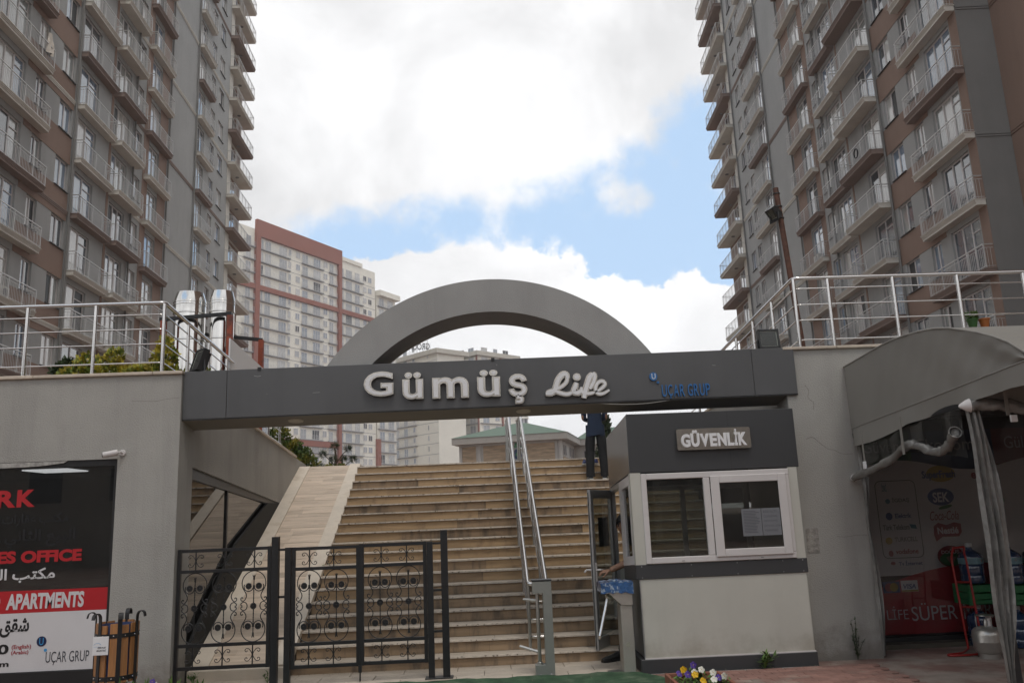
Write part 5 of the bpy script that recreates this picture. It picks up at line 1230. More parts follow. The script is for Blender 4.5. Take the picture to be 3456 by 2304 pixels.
L('erpiliç', 6.02, 6.36, 1.88, 2.02, LR, .03); E_(6.24, 1.64, .15, .09, LG); L('Sütaş', 6.12, 6.36, 1.60, 1.70, LW, .02); L('PEPSI', 6.10, 6.36, 1.36, 1.43, LGREY, .04); plate('logo_disc', rrect(6.10, 6.34, 1.12, 1.26, .02), Yl-.001, LR, sf, .001); L('ETİ', 6.13, 6.30, 1.14, 1.25, LW, .03)
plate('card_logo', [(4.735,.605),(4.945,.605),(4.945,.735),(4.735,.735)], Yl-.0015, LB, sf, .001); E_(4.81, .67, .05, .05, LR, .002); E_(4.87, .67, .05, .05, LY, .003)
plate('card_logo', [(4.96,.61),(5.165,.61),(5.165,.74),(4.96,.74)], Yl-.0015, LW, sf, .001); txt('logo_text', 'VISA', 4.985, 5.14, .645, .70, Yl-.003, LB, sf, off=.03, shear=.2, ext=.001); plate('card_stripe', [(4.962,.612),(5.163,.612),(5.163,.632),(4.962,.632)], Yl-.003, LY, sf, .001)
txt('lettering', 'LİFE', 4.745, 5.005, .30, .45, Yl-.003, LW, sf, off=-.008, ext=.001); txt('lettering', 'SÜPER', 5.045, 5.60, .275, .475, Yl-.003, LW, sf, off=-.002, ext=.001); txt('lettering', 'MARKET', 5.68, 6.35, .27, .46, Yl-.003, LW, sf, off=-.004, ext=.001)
ob('pane', MB().box(4.58, 8.2, YS-.03, YS-.026, .10, 2.66), glass('shop_glass', (.82,.82,.82), 1.35), sf)
ob('frame', MB().box(4.52, 4.58, YS-.05, YS, .05, 2.7).box(4.58, 8.2, YS-.05, YS, .03, .10), BLACKP, sf)

# ------------------------------------------------------------------ awning
FAB = pm('grey_pvc_fabric', (.225,.215,.195), .5, var=.05, vs=1.2, bump=.25, bs=3.0, streak=.06)
CLEAR = pm('clouded_pvc', (.165,.16,.15), .20, var=.25, vs=5, bump=.8, bs=14, spec=.8)
AX = 4.26
aw = thing('awning', 'grey fabric awning with rolled clear curtains over the shop', 'awning', (AX, 8, 0))
prof = [(9.49, 3.24), (9.04, 3.27), (8.6, 3.30), (8.3, 3.31), (8.0, 3.30), (7.73, 3.28), (7.45, 3.245), (7.22, 3.195), (6.98, 3.12), (6.8, 3.06), (6.6, 2.98), (6.43, 2.90), (6.25, 2.78), (6.12, 2.62), (6.08, 2.45)]
def seam(y): return 2.52 + (9.41-y)*(2.72-2.52)/(9.41-6.27)
# side panel as a gently wrinkled sheet with thickness
mb = MB(); n = 40; m = 10; vs = []
def ptop(y):
    for (ya, za), (yb, zb) in zip(prof, prof[1:]):
        if yb <= y <= ya: return za + (zb-za)*(ya-y)/(ya-yb)
    return prof[-1][1]
for i in range(n+1):
    y = 9.48 - (9.48-6.13)*i/n
    for j in range(m+1):
        s = j/m; z = seam(y) + (max(ptop(y), seam(y)+.01)-seam(y))*s
        pull = .018*math.sin(i*.55 + j*.6)*(i/n)**2*(1-s*.5) + .008*math.sin(i*1.7-j*.9)*(i/n)
        vs.append((AX + pull, y, z))
fs = [(i*(m+1)+j, (i+1)*(m+1)+j, (i+1)*(m+1)+j+1, i*(m+1)+j+1) for i in range(n) for j in range(m)]
mb.add(vs, fs); ob('side_panel', mb, FAB, aw, True)
mb = MB(); mb.add([(AX+.01, y, z+.004) for y, z in prof] + [(9.0, y, z+.004) for y, z in prof], [(i, i+1, len(prof)+i+1, len(prof)+i) for i in range(len(prof)-1)]); ob('roof_sheet', mb, FAB, aw, True)
ob('piping', MB().tube([(AX, y, z+.004) for y, z in prof], .010, 8), FAB, aw, True)
ob('seam', MB().tube([(AX-.006, 9.46 - 3.3*i/12, seam(9.46-3.3*i/12)) for i in range(13)], .006, 6), FAB, aw, True)
# hanging flap below the seam, with drawn folds
mb = MB(); n = 60; vs = []
for i in range(n+1):
    y = 9.44 - 3.25*i/n
    fold = .022*max(0, math.sin(i*.30+.5))**2 + .012*math.sin(i*.13)
    for j in range(5):
        s = j/4; vs.append((AX - .004 - fold*s, y, seam(y) - .17*s - .05*s*max(0, math.sin(i*.10+.8))))
fs = [(i*5+j, (i+1)*5+j, (i+1)*5+j+1, i*5+j+1) for i in range(n) for j in range(4)]
mb.add(vs, fs); ob('flap', mb, FAB, aw, True)
FILM = glass('clear_film', (.72,.72,.70), 1.45, .05, .14, (.22,.215,.20))
vs = []; n = 30
for i in range(n+1):
    y = 9.40 - 2.15*i/n; zz = seam(y)-.17
    lowz = 2.05 + .10*math.sin(i*.11)
    vs += [(AX+.01 + .01*math.sin(i*.8), y, zz), (AX+.012 + .015*math.sin(i*.8+1), y, min(zz-.02, lowz))]
ob('clear_sheet', MB().add(vs, [(2*i, 2*i+2, 2*i+3, 2*i+1) for i in range(n)]), FILM, aw, True)
def roll(pts, rad, name='curtain_roll', seg=6):
    C = spline(pts, seg); mb = MB(); N_ = len(C); nn = 14; vs = []
    up = Vector((0,0,1))
    for i, p in enumerate(C):
        t = (C[min(i+1, N_-1)] - C[max(i-1, 0)]).normalized(); a = t.cross(up).normalized(); b = t.cross(a)
        for k in range(nn):
            an = 2*math.pi*k/nn; tw = an + i*.35
            rr = rad*(1 + .17*math.sin(2*tw+i*.2) + .10*math.sin(5*tw+1) + .07*math.sin(i*1.9))*(1 if 0 < i < N_-1 else .96)
            vs.append(p + (a*math.cos(an) + b*math.sin(an))*rr)
    fs = [(i*nn+k, i*nn+(k+1) % nn, (i+1)*nn+(k+1) % nn, (i+1)*nn+k) for i in range(N_-1) for k in range(nn)]
    mb.add(vs, fs); return ob(name, mb, CLEAR, aw, True), C
# side curtain rolled up: hangs from the corner pier to a strap, sags, and ends in an open roll
r1, C1 = roll([(4.20, 9.42, 1.96), (4.20, 9.0, 2.02), (4.21, 8.55, 2.10), (4.21, 8.15, 2.22), (4.22, 7.95, 2.19), (4.22, 7.70, 2.12), (4.22, 7.50, 2.13), (4.20, 7.35, 2.20), (4.17, 7.22, 2.26)], .040)
e = C1[-1]; ax_ = (C1[-1]-C1[-3]).normalized()
ob('roll_end', MB().lathe([(.054, -.02), (.056, .004), (.047, .004), (.045, -.06), (.003, -.065)], e, 20, ax=ax_), CLEAR, r1, True)
ob('roll_tip', MB().lathe([(.045, 0), (.03, .05), (.012, .075)], C1[0], 12, ax=(C1[0]-C1[2])), PVC, r1, True)
ob('strap', MB().box(4.14, 4.146, 8.10, 8.14, 2.13, 2.50), FAB, aw); ob('strap', MB().box(4.16, 4.165, 9.02, 9.05, 2.12, 2.46), FAB, aw)
ob('buckle', MB().bbox(4.150, 4.168, 9.005, 9.065, 2.04, 2.12, .004), WHITE_S, aw)
# front curtain rolled along the front edge
r2_, C2 = roll([(4.22, 7.02, 2.47), (4.36, 6.98, 2.47), (4.55, 6.95, 2.44), (4.75, 6.93, 2.38), (4.98, 6.92, 2.36), (5.25, 6.92, 2.42), (5.6, 6.92, 2.44)], .052)
ob('roll_tip', MB().lathe([(.060, 0), (.05, .03), (.022, .075), (.010, .09)], C2[0], 14, ax=(C2[0]-C2[2])), PVC, r2_, True)
ob('strap', MB().box(4.44, 4.47, 6.88, 6.886, 2.36, 2.60), FAB, aw); ob('buckle', MB().bbox(4.46, 4.52, 6.862, 6.88, 2.30, 2.36, .004), WHITE_S, aw)
ob('front_beam', bar(MB(), (AX, 7.08, 2.52), (8.5, 7.08, 2.52), .06), IRON, aw)
ob('side_beam', bar(MB(), (AX+.03, 9.48, 2.44), (AX+.03, 7.08, 2.50), .05), IRON, aw)
ob('front_flap', MB().add([(AX+.02, 6.98, 2.70), (8.5, 6.98, 2.70), (8.5, 6.97, 2.46), (AX+.02, 6.97, 2.46)], [(0,1,2,3)]), FAB, aw)
ob('pole', bar(MB(), (AX+.06, 7.12, 0), (AX+.06, 7.12, 2.52), .06), IRON, aw)
# gathered curtain hanging down in front of the pole
vs = []; n = 34; cg = random.Random(11); ph = [cg.uniform(0, 6.28) for _ in range(11)]
for i in range(n+1):
    s = i/n; z = 2.46*(1-s) + .03*s; wd = .12 + .075*math.sin(math.pi*min(1, s*1.15)) - .10*max(0, s-.72)*3.0
    for k in range(11):
        t_ = k/10; vs.append((4.205 + .012*math.sin(s*7) + t_*wd, 7.06 + .022*math.sin(k*2.1 + ph[k]*.35 + s*2.2) + .010*math.sin(s*16 + ph[k]), z - .02*math.sin(t_*3)))
fs = [(i*11+k, i*11+k+1, (i+1)*11+k+1, (i+1)*11+k) for i in range(n) for k in range(10)]
ob('gathered_curtain', MB().add(vs, fs), CLEAR, aw, True)
n = 26
vs = []
for i in range(n+1):
    s = i/n; z = 2.40*(1-s) + .04*s
    for k, (dx, dy) in enumerate(((0, 0), (.4, -.03), (.7, .0), (1, -.02))): vs.append((4.285 + dx*(.05+.025*math.sin(s*11)), 9.44 + dy + .01*math.sin(s*20), z))
ob('gathered_curtain', MB().add(vs, [(i*4+k, i*4+k+1, (i+1)*4+k+1, (i+1)*4+k) for i in range(n) for k in range(3)]), CLEAR, aw, True)

# ------------------------------------------------------------------ hand truck, gas bottle, water jugs
REDP = pm('red_tube_paint', (.28,.012,.010), .4, var=.1)
ht = thing('hand_truck', 'red tubular hand truck leaning by the shop window', 'hand truck', (5.35, 9.7, 0))
for dx in (0, .17):
    ob('upright', MB().tube(spline([(5.34+dx, 9.62, .03), (5.34+dx, 9.66, .5), (5.35+dx, 9.72, .95), (5.38+dx*.85, 9.75, 1.06), (5.41+dx*.75, 9.76, 1.12)]), .012, 8), REDP, ht, True)
ob('handle', MB().tube([(5.405, 9.76, 1.12), (5.54, 9.76, 1.13)], .012, 8), REDP, ht, True)
for z, y in ((.48, 9.66), (.75, 9.69)): ob('crossbar', MB().tube([(5.34, y, z), (5.51, y, z-.01)], .010, 8), REDP, ht, True)
ob('toe', MB().tube(spline([(5.34, 9.62, .04), (5.20, 9.50, .02), (5.02, 9.44, .018), (4.99, 9.40, .018), (5.05, 9.36, .018), (5.30, 9.38, .018), (5.51, 9.50, .02), (5.51, 9.62, .04)]), .012, 8), REDP, ht, True)
gb = thing('gas_bottle', 'silver gas bottle standing before the shop window', 'gas bottle', (5.36, 9.25, 0))
GASM = pm('silver_paint', (.42,.40,.37), .32, .7, var=.08, vs=6)
ob('body', MB().lathe([(.10, .045), (.13, .06), (.148, .10), (.150, .16), (.152, .165), (.152, .172), (.150, .18), (.150, .235), (.142, .275), (.115, .305), (.06, .322), (.03, .325)], (5.36, 9.25, 0), 36), GASM, gb, True)
ob('foot_ring', MB().lathe([(.112, .0), (.112, .05), (.106, .05), (.106, 0)], (5.36, 9.25, 0), 32), GASM, gb, True)
ob('valve', MB().lathe([(.018, .32), (.018, .37), (.012, .38), (.012, .40)], (5.36, 9.25, 0), 12), GASM, gb, True)
ob('collar', MB().lathe([(.028, .325), (.028, .42), (.024, .42), (.024, .325)], (5.40, 9.25, 0), 14), PVC, gb, True)
ob('handle', MB().lathe([(.092, .43), (.096, .436), (.092, .442), (.085, .436)], (5.36, 9.25, 0), 28), STEEL_M, gb, True)
for a in (40, 160, 280): ob('handle_leg', MB().tube([(5.36+.088*math.cos(R(a)), 9.25+.088*math.sin(R(a)), .30), (5.36+.09*math.cos(R(a)), 9.25+.09*math.sin(R(a)), .435)], .005, 6), STEEL_M, gb, True)
JUG = pm('blue_water_jug', (.015,.035,.085), .12, var=.1, spec=.8, coat=.5); CAPM = pm('jug_cap', (.38,.40,.42), .4); LABM = pm('jug_label', (.12,.22,.26), .5, var=.3, vs=14, col2=(.30,.10,.04), c2s=16, c2r=(.6,.7)); CRATE = pm('green_crate', (.012,.12,.04), .5, var=.08)
jm = MB().lathe([(.10, 0), (.125, .01), (.132, .03), (.132, .09), (.126, .10), (.132, .11), (.132, .20), (.126, .21), (.132, .22), (.132, .30), (.115, .34), (.06, .375), (.034, .39), (.032, .42)], (0,0,0), 20).mesh('jug', JUG, True)
cm_ = MB().lathe([(.034, .415), (.037, .42), (.037, .455), (.03, .46)], (0,0,0), 14).mesh('cap', CAPM, True); lm_ = MB().lathe([(.1335, .225), (.1335, .295)], (0,0,0), 20).mesh('label', LABM, True)
def crate_mesh():
    mb = MB(); w2, d2 = .15, .15
    for z0_, z1_ in ((0, .05), (.06, .12), (.14, .215)):
        mb.box(-w2, w2, -d2, -d2+.012, z0_, z1_).box(-w2, w2, d2-.012, d2, z0_, z1_).box(-w2, -w2+.012, -d2, d2, z0_, z1_).box(w2-.012, w2, -d2, d2, z0_, z1_)
    for sx in (-1, 1):
        for sy in (-1, 1): mb.box(sx*w2-.02, sx*w2+.02, sy*d2-.02, sy*d2+.02, 0, .22)
    mb.box(-w2, w2, -d2, d2, 0, .01); return mb.mesh('crate', CRATE)
crm = crate_mesh()
for ci, (cx, cy, wh) in enumerate(((5.70, 9.95, 'by the hand truck'), (6.02, 9.72, 'right of the gathered curtain'), (6.33, 9.72, 'at the right edge'))):
    for lv, z in enumerate((.005, .70)):
        j = thing('water_jug', ('lower', 'upper')[lv] + ' blue water jug of the stack ' + wh, 'water jug', (cx, cy, z), group='stacked water jugs')
        put('body', jm, j); put('cap', cm_, j)
        if lv: put('label', lm_, j)
    tag(put('crate', crm, None, (cx, cy, .475)), 'green plastic crate between the two water jugs ' + wh, 'crate', 'jug crates')

# ------------------------------------------------------------------ litter bin
bn = thing('litter_bin', 'slatted wooden litter bin with black hooked straps by the left wall', 'litter bin', (-3.68, 8.75, 0))
BC = Vector((-3.68, 8.75, -.055)); br = .185
def pol(a, r=br): return BC + Vector((math.sin(R(a))*r, -math.cos(R(a))*r, 0))
for i in range(12):
    a = i*30 + 13; c = pol(a); t_ = Vector((math.cos(R(a)), math.sin(R(a)), 0)); nn_ = Vector((math.sin(R(a)), -math.cos(R(a)), 0))
    zt = .87 + rnd.uniform(-.012, .012)
    ob('slat', MB().obox(c + Vector((0, 0, (.33+zt)/2)), t_*.034, nn_*.010, Vector((0, 0, (zt-.33)/2))), WOOD, bn)
for z in (.765, .375): ob('band', MB().lathe([(br+.011, -.02), (br+.016, -.02), (br+.016, .02), (br+.011, .02)], BC + Vector((0, 0, z)), 36), IRON, bn, True)
for z in (.765, .375):
    for i in range(12):
        c = pol(i*30+13, br+.016) + Vector((0, 0, z)); ob('bolt', MB().lathe([(.008, 0), (.006, .005), (.001, .007)], c, 8, ax=pol(i*30+13, 1)-BC), STEEL, bn, True)
for a in (-80, -28, 28, 80, 180):
    d = (pol(a, 1)-BC).normalized(); P = [BC + d*(br+.018) + Vector((0, 0, z)) for z in (.0, .4, .80, .92)]
    P += [BC + d*(br+.03) + Vector((0, 0, .965)), BC + d*(br+.06) + Vector((0, 0, .98)), BC + d*(br+.09) + Vector((0, 0, .965)), BC + d*(br+.10) + Vector((0, 0, .925))]
    t_ = d.cross(Vector((0, 0, 1))); mb = MB(); C = spline(P, 3); w2 = .02 if abs(a) != 80 else .02
    vs = []
    for i, p in enumerate(C):
        tt = (C[min(i+1, len(C)-1)] - C[max(i-1, 0)]).normalized(); nn_ = tt.cross(t_).normalized()*.004
        vs += [p + t_*w2 + nn_, p - t_*w2 + nn_, p - t_*w2 - nn_, p + t_*w2 - nn_]
    fs = [(4*i+k, 4*i+(k+1) % 4, 4*i+4+(k+1) % 4, 4*i+4+k) for i in range(len(C)-1) for k in range(4)]
    ob('strap', mb.add(vs, fs), IRON, bn)
ob('liner', MB().lathe([(.155, .34), (.160, .86), (.152, .86), (.148, .36)], BC, 24), pm('blue_bag', (.05,.07,.16), .4), bn, True)
ob('plate', MB().bbox(-3.815, -3.665, 8.522, 8.527, .545, .715, .002), WHITE_S, bn)
txt('lettering', 'ESENYURT', -3.765, -3.685, .605, .622, 8.5215, GRYV, bn, off=.02, shear=.25, ext=.0006); txt('lettering', 'BELEDİYESİ', -3.775, -3.685, .580, .599, 8.5215, GRYV, bn, off=.02, shear=.25, ext=.0006)
ob('emblem', MB().tube([(-3.805+.0, 8.521, .64)] + [(-3.805+.012*i, 8.521, .64+.018*math.sin(math.pi*i/6)) for i in range(1, 7)], .0012, 5), LBLUE, bn); ob('emblem', MB().box(-3.805, -3.740, 8.5208, 8.5215, .622, .6235), LBLUE, bn)

# ------------------------------------------------------------------ plants
def leafmat(name, c1, c2, s=6.0, rr=(.4,.6)):
    m = pm(name, c1, .55, var=.35, vs=9, col2=c2, c2s=s, c2r=rr, rand=.1); b = m.node_tree.nodes['Principled BSDF']
    b.inputs['Subsurface Weight'].default_value = 0.0; return m
GOLD = leafmat('golden_conifer_leaf', (.14,.20,.03), (.50,.40,.04), 7.0, (.38,.60)); DGREEN = leafmat('dark_conifer_leaf', (.03,.05,.018), (.05,.075,.03)); GREENL = leafmat('fresh_leaf', (.06,.13,.02), (.10,.17,.03)); BARK = pm('bark', (.09,.065,.045), .9, var=.2, vs=12)
LAUREL = leafmat('laurel_leaf', (.06,.10,.015), (.28,.24,.03), 5.0, (.45,.65))
def clump(mb, c, r, n, size, rg, shape=(1,1,1), upright=.4):
    for _ in range(n):
        while True:
            v = Vector((rg.uniform(-1,1), rg.uniform(-1,1), rg.uniform(-1,1)))
            if v.length <= 1: break
        v = v * (0.55 + .45*rg.random()) / max(v.length, .35) * (v.length ** .4)
        p = Vector(c) + Vector((v.x*shape[0], v.y*shape[1], v.z*shape[2]))*r
        d = (v + Vector((rg.uniform(-.7,.7), rg.uniform(-.7,.7), rg.uniform(-.3,.7)+upright))).normalized(); s = d.cross(Vector((rg.uniform(-1,1), rg.uniform(-1,1), rg.uniform(-1,1)))).normalized()
        L_ = size*rg.uniform(.6,1.3); w_ = L_*.34
        mb.add([p, p + d*L_*.5 + s*w_, p + d*L_, p + d*L_*.5 - s*w_], [(0,1,2,3)])
def shrub(label, c, blobs, n, size, mat, cat='shrub', group=None, stem=True, name='shrub', seed=1):
    rg = random.Random(seed); t = thing(name, label, cat, c, group=group); mb = MB()
    for (dx, dy, dz, r) in blobs: clump(mb, Vector(c) + Vector((dx, dy, dz)), r, int(n*r*r*150), size, rg, (1, 1, .9))
    ob('foliage', mb, mat, t)
    sm = MB()
    for (dx, dy, dz, r) in blobs: sm.tube([c, Vector(c) + Vector((dx*.4, dy*.4, dz*.5)), Vector(c) + Vector((dx, dy, dz))], [.018, .012, .005], 5)
    o = ob('stem', sm, BARK, t); return t
G = 'golden conifers on the left terrace'
shrub('golden conifer, leftmost of the golden row behind the railing', (-5.05, 10.5, 3.38), [(0,0,.26,.20),(.18,0,.22,.17),(-.18,0,.2,.15),(.05,0,.44,.11),(-.28,.0,.14,.12)], 85, .062, GOLD, group=G, seed=3)
shrub('golden conifer in the middle of the row, below the second railing post', (-4.70, 10.6, 3.36), [(0,0,.30,.22),(.2,0,.24,.18),(.02,0,.52,.12),(-.17,0,.40,.13),(.33,.05,.15,.14)], 85, .062, GOLD, group=G, seed=4)
shrub('tall pointed golden conifer nearest the railing corner', (-4.08, 10.55, 3.36), [(0,0,.26,.22),(.06,0,.50,.16),(.05,0,.66,.10),(-.2,0,.2,.17),(.24,0,.2,.16)], 85, .062, GOLD, group=G, seed=5)
shrub('small golden conifer behind the sideways floodlight', (-3.80, 11.0, 3.30), [(0,0,.25,.17),(.08,.1,.42,.10),(-.1,0,.14,.15),(.2,.2,.1,.15)], 85, .062, GOLD, group=G, seed=6)
shrub('low golden conifer between the middle one and the corner one', (-4.42, 10.5, 3.38), [(0,0,.18,.16),(.12,0,.26,.12),(-.12,0,.22,.12)], 85, .062, GOLD, group=G, seed=16)
shrub('dark grey-green conifer left of the golden ones', (-5.32, 10.6, 3.3), [(0,0,.25,.13),(.03,0,.50,.09),(-.08,0,.42,.08),(.1,0,.34,.09)], 150, .05, DGREEN, seed=7)
shrub('broad yellow-green shrub at the low end of the left railing', (-3.62, 16.3, 2.66), [(0,0,.20,.25),(.25,0,.14,.2),(-.2,0,.42,.24),(-.05,0,.50,.18),(-.35,0,.7,.24),(.18,0,.36,.14)], 90, .055, LAUREL, seed=8)
shrub('yellow-green shrub behind the sloping parapet', (-4.05, 14.6, 2.75), [(0,0,.35,.25),(-.15,0,.62,.2),(.15,0,.2,.2)], 90, .055, LAUREL, seed=9)
shrub('low green shrub at the foot of the cloud-pruned pine', (-3.1, 16.9, 2.66), [(0,0,.08,.12),(.22,0,.09,.11),(.42,0,.06,.08)], 120, .05, LAUREL, seed=10)
# cloud-pruned pine
pt = thing('pine_tree', 'cloud-pruned dark pine at the head of the ramp', 'tree', (-3.0, 17.5, 2.6)); pr = random.Random(5)
pads = [(-3.10, 3.25, .105), (-2.83, 3.19, .085), (-3.34, 3.09, .09), (-3.13, 2.98, .09), (-2.92, 2.97, .085), (-2.72, 2.97, .085), (-3.40, 2.83, .10)]
tm = MB(); tm.tube([(-3.05, 17.5, 2.55), (-3.07, 17.5, 2.85), (-3.10, 17.5, 3.22)], [.03, .024, .012], 7); ob('trunk', tm, BARK, pt, True)
for x, z, r in pads:
    mb = MB()
    for _ in range(260):
        v = Vector((pr.gauss(0, 1), pr.gauss(0, 1), pr.gauss(0, 1)*.8)).normalized(); p = Vector((x, 17.5, z)) + v*r*pr.uniform(.2, .75); d = (v + Vector((0, 0, .45))).normalized()*.085; s = d.cross(Vector((pr.random(), pr.random(), pr.random()))).normalized()*.0035
        mb.add([p-s, p+s, p+d], [(0,1,2)])
    k = ob('needle_pad', mb, DGREEN, pt); ob('branch', MB().tube([(-3.06, 17.5, max(2.62, z-.28)), ((x-3.06)/2+.0, 17.5, z-.12), (x, 17.5, z)], [.014, .010, .005], 6), BARK, k, True)
ct = thing('cypress_tree', 'dark upright cypress behind the man on the steps', 'tree', (6.6, 45, 2.6)); mb = MB(); cr = random.Random(9)
for k in range(9): clump(mb, (6.6, 45, 3.2+k*.42), .75-.06*k, 260, .22, cr, (1,1,.8), .8)
ob('foliage', mb, DGREEN, ct); ob('trunk', MB().tube([(6.6, 45, 2.6), (6.6, 45, 5.5)], [.12, .04], 7), BARK, ct, True)
# weeds
def weed(label, c, n, h, mat=GREENL, seed=0, spread=.12, leaf=.07):
    rg = random.Random(seed); t = thing('weed', label, 'weed', c); sm = MB(); lm2 = MB(); c = Vector(c)
    for i in range(n):
        a = rg.uniform(0, 6.28); tip = c + Vector((math.cos(a)*spread*rg.random(), math.sin(a)*spread*.5*rg.random()-.02, h*rg.uniform(.4, 1)))
        C = spline([c, (c+tip)/2 + Vector((0, 0, .02)), tip], 3); sm.tube(C, .0028, 4)
        for p in C[1:]:
            for _ in range(2):
                b = rg.uniform(0, 6.28); d = Vector((math.cos(b), math.sin(b)*.6, rg.uniform(.1, .9))).normalized()*leaf*rg.uniform(.5, 1.2); s = d.cross(Vector((0,0,1))).normalized()*leaf*.16
                lm2.add([p, p+d*.45+s, p+d, p+d*.45-s], [(0,1,2,3)])
    ob('stem', sm, mat, t); ob('leaves', lm2, mat, t)
weed('tall weed at the foot of the booth', (2.86, 9.12, .01), 5, .22, seed=1, leaf=.09); weed('dry weed at the foot of the pier right of the booth', (4.0, 9.44, .01), 9, .42, DGREEN, seed=2, spread=.08, leaf=.05)
weed('small weed in the crack left of the first gate post', (-2.42, 9.62, .03), 4, .14, seed=3, leaf=.05); weed('weed growing where the ramp meets the left wall', (-3.27, 9.78, .02), 4, .12, seed=4, leaf=.06); weed('tiny weed between ramp kerb and steps', (-2.24, 12.1, 1.0), 3, .13, seed=5, leaf=.04)
# planters with pansies
TERP = pm('red_planter_board', (.23,.085,.05), .7, var=.15, vs=6, stretch=(1,1,1), col2=(.33,.19,.14), c2s=10, c2r=(.55,.7)); SOIL = pm('potting_soil', (.035,.025,.018), .95, var=.3, vs=20)
petals = {'yellow': pm('petal_yellow', (.75,.45,.01), .6, var=.1), 'violet': pm('petal_violet', (.10,.05,.30), .6, var=.15), 'white': pm('petal_white', (.70,.68,.60), .6, var=.06)}
def flower_mesh(cn):
    mb = MB(); 
    for k in range(5):
        a = 2*math.pi*k/5 + .3; c = Vector((math.cos(a)*.012, 0, math.sin(a)*.012)); P = [c + Vector((math.cos(b)*.012, -.003*math.sin(b*2)-.002*k, math.sin(b)*.012)) for b in [2*math.pi*i/7 for i in range(7)]]
        mb.add(P, [tuple(range(7))])
    return mb.mesh('flower', petals[cn])
FM = {k: flower_mesh(k) for k in petals}; EYE = MB().lathe([(.004, 0), (.002, .003)], (0, -.006, 0), 6, ax=(0,-1,0)).mesh('flower_eye', pm('flower_eye', (.5,.3,.02), .6))
def planter(label, x0, x1, y0, y1, h, spots, where):
    t = thing('planter', label, 'planter', ((x0+x1)/2, (y0+y1)/2, 0))
    for a in ((x0, x1, y0, y0+.03), (x0, x1, y1-.03, y1), (x0, x0+.03, y0+.03, y1-.03), (x1-.03, x1, y0+.03, y1-.03)): ob('board', MB().bbox(a[0], a[1], a[2], a[3], 0, h, .004), TERP, t)
    ob('soil', MB().box(x0+.03, x1-.03, y0+.03, y1-.03, 0, h-.06), SOIL, t)
    for i, (x, y, cn, hh, lb) in enumerate(spots):
        rg = random.Random(i*7 + int(x*100)); z = h-.06; p = thing('pansy', lb + ' in the planter ' + where, 'flower', (x, y, z), group='pansies ' + where)
        lm3 = MB()
        for _ in range(16):
            b = rg.uniform(0, 6.28); q = Vector((x + rg.uniform(-.05,.05), y + rg.uniform(-.05,.05), z + rg.uniform(0, hh*.6))); d = Vector((math.cos(b), math.sin(b), rg.uniform(.2, 1.1))).normalized()*.055*rg.uniform(.6, 1.2); s = d.cross(Vector((0,0,1))).normalized()*.013
            lm3.add([q, q+d*.4+s, q+d, q+d*.4-s], [(0,1,2,3)])
        ob('leaves', lm3, GREENL, p); ob('stem', MB().tube([(x, y, z), (x, y, z+hh)], .002, 4), GREENL, p)
        f = put('flower', FM[cn], p, (0, -.004, hh), (R(rg.uniform(-35, 10)), R(rg.uniform(-20, 20)), R(rg.uniform(-30, 30)))); f.scale = (1.35,)*3; put('flower_eye', EYE, f)
planter('red-brown plank planter of pansies before the booth', 1.58, 2.08, 7.0, 7.98, .235, [(1.74,7.90,'yellow',.10,'yellow pansy at the far left'), (1.84,7.93,'violet',.13,'violet pansy at the back'), (1.90,7.90,'white',.09,'white pansy at the back'), (1.66,7.75,'violet',.09,'violet pansy on the left'), (1.72,7.66,'violet',.10,'large violet pansy left of centre'), (1.78,7.64,'yellow',.10,'yellow and white pansy at the centre'), (1.80,7.74,'white',.10,'white pansy near the centre'), (1.98,7.80,'white',.08,'white pansy on the right'), (1.98,7.62,'violet',.07,'violet pansy at the right side'), (2.02,7.58,'white',.09,'white pansy at the right corner'), (1.92,7.55,'white',.07,'low white pansy in front'), (1.80,7.45,'yellow',.08,'yellow pansy at the front')], 'before the booth')
planter('red-brown plank planter of pansies by the litter bin', -3.60, -2.72, 7.9, 8.60, .235, [(-3.48,8.35,'white',.05,'large white pansy at the left end'), (-3.20,8.45,'violet',.12,'violet pansy in the middle'), (-3.17,8.45,'white',.09,'white pansy beside the violet one'), (-3.0,8.45,'white',.05,'white pansy on the right'), (-2.82,8.45,'white',.06,'white pansy at the right end')], 'by the litter bin')
lf = thing('leafy_plant', 'green leafy plant rising from the planter by the litter bin', 'plant', (-3.1, 8.4, .2)); mb = MB(); lr = random.Random(3)
for i in range(34):
    x = -3.55 + .8*lr.random(); q = Vector((x, 8.35+.15*lr.random(), .19)); d = Vector((lr.uniform(-.5,.5), lr.uniform(-.3,.3), 1)).normalized()*lr.uniform(.06,.17); s = Vector((1, .3, 0)).normalized()*.014
    mb.add([q, q+d*.5+s, q+d, q+d*.5-s], [(0,1,2,3)])
ob('leaves', mb, GREENL, lf)
# potted plants on the right balconies' railing
for i, (x, lb, c_) in enumerate(((6.02, 'small green flower pot hung at the end of the beige parapet', (.03,.10,.02)), (6.17, 'orange flower pot hung at the end of the beige parapet', (.35,.11,.02)))):
    pt_ = thing('flower_pot', lb, 'flower pot', (x, 9.78, 3.70), group='pots on the parapet'); ob('pot', MB().lathe([(.04, 0), (.062, .10), (.068, .10), (.068, .115), (.058, .115)], (x, 9.70, 3.701), 18), pm('pot_colour', c_, .5), pt_, True)
    if i == 0: mb = MB(); clump(mb, (x, 9.70, 3.84), .06, 60, .05, random.Random(2)); ob('leaves', mb, GREENL, pt_)

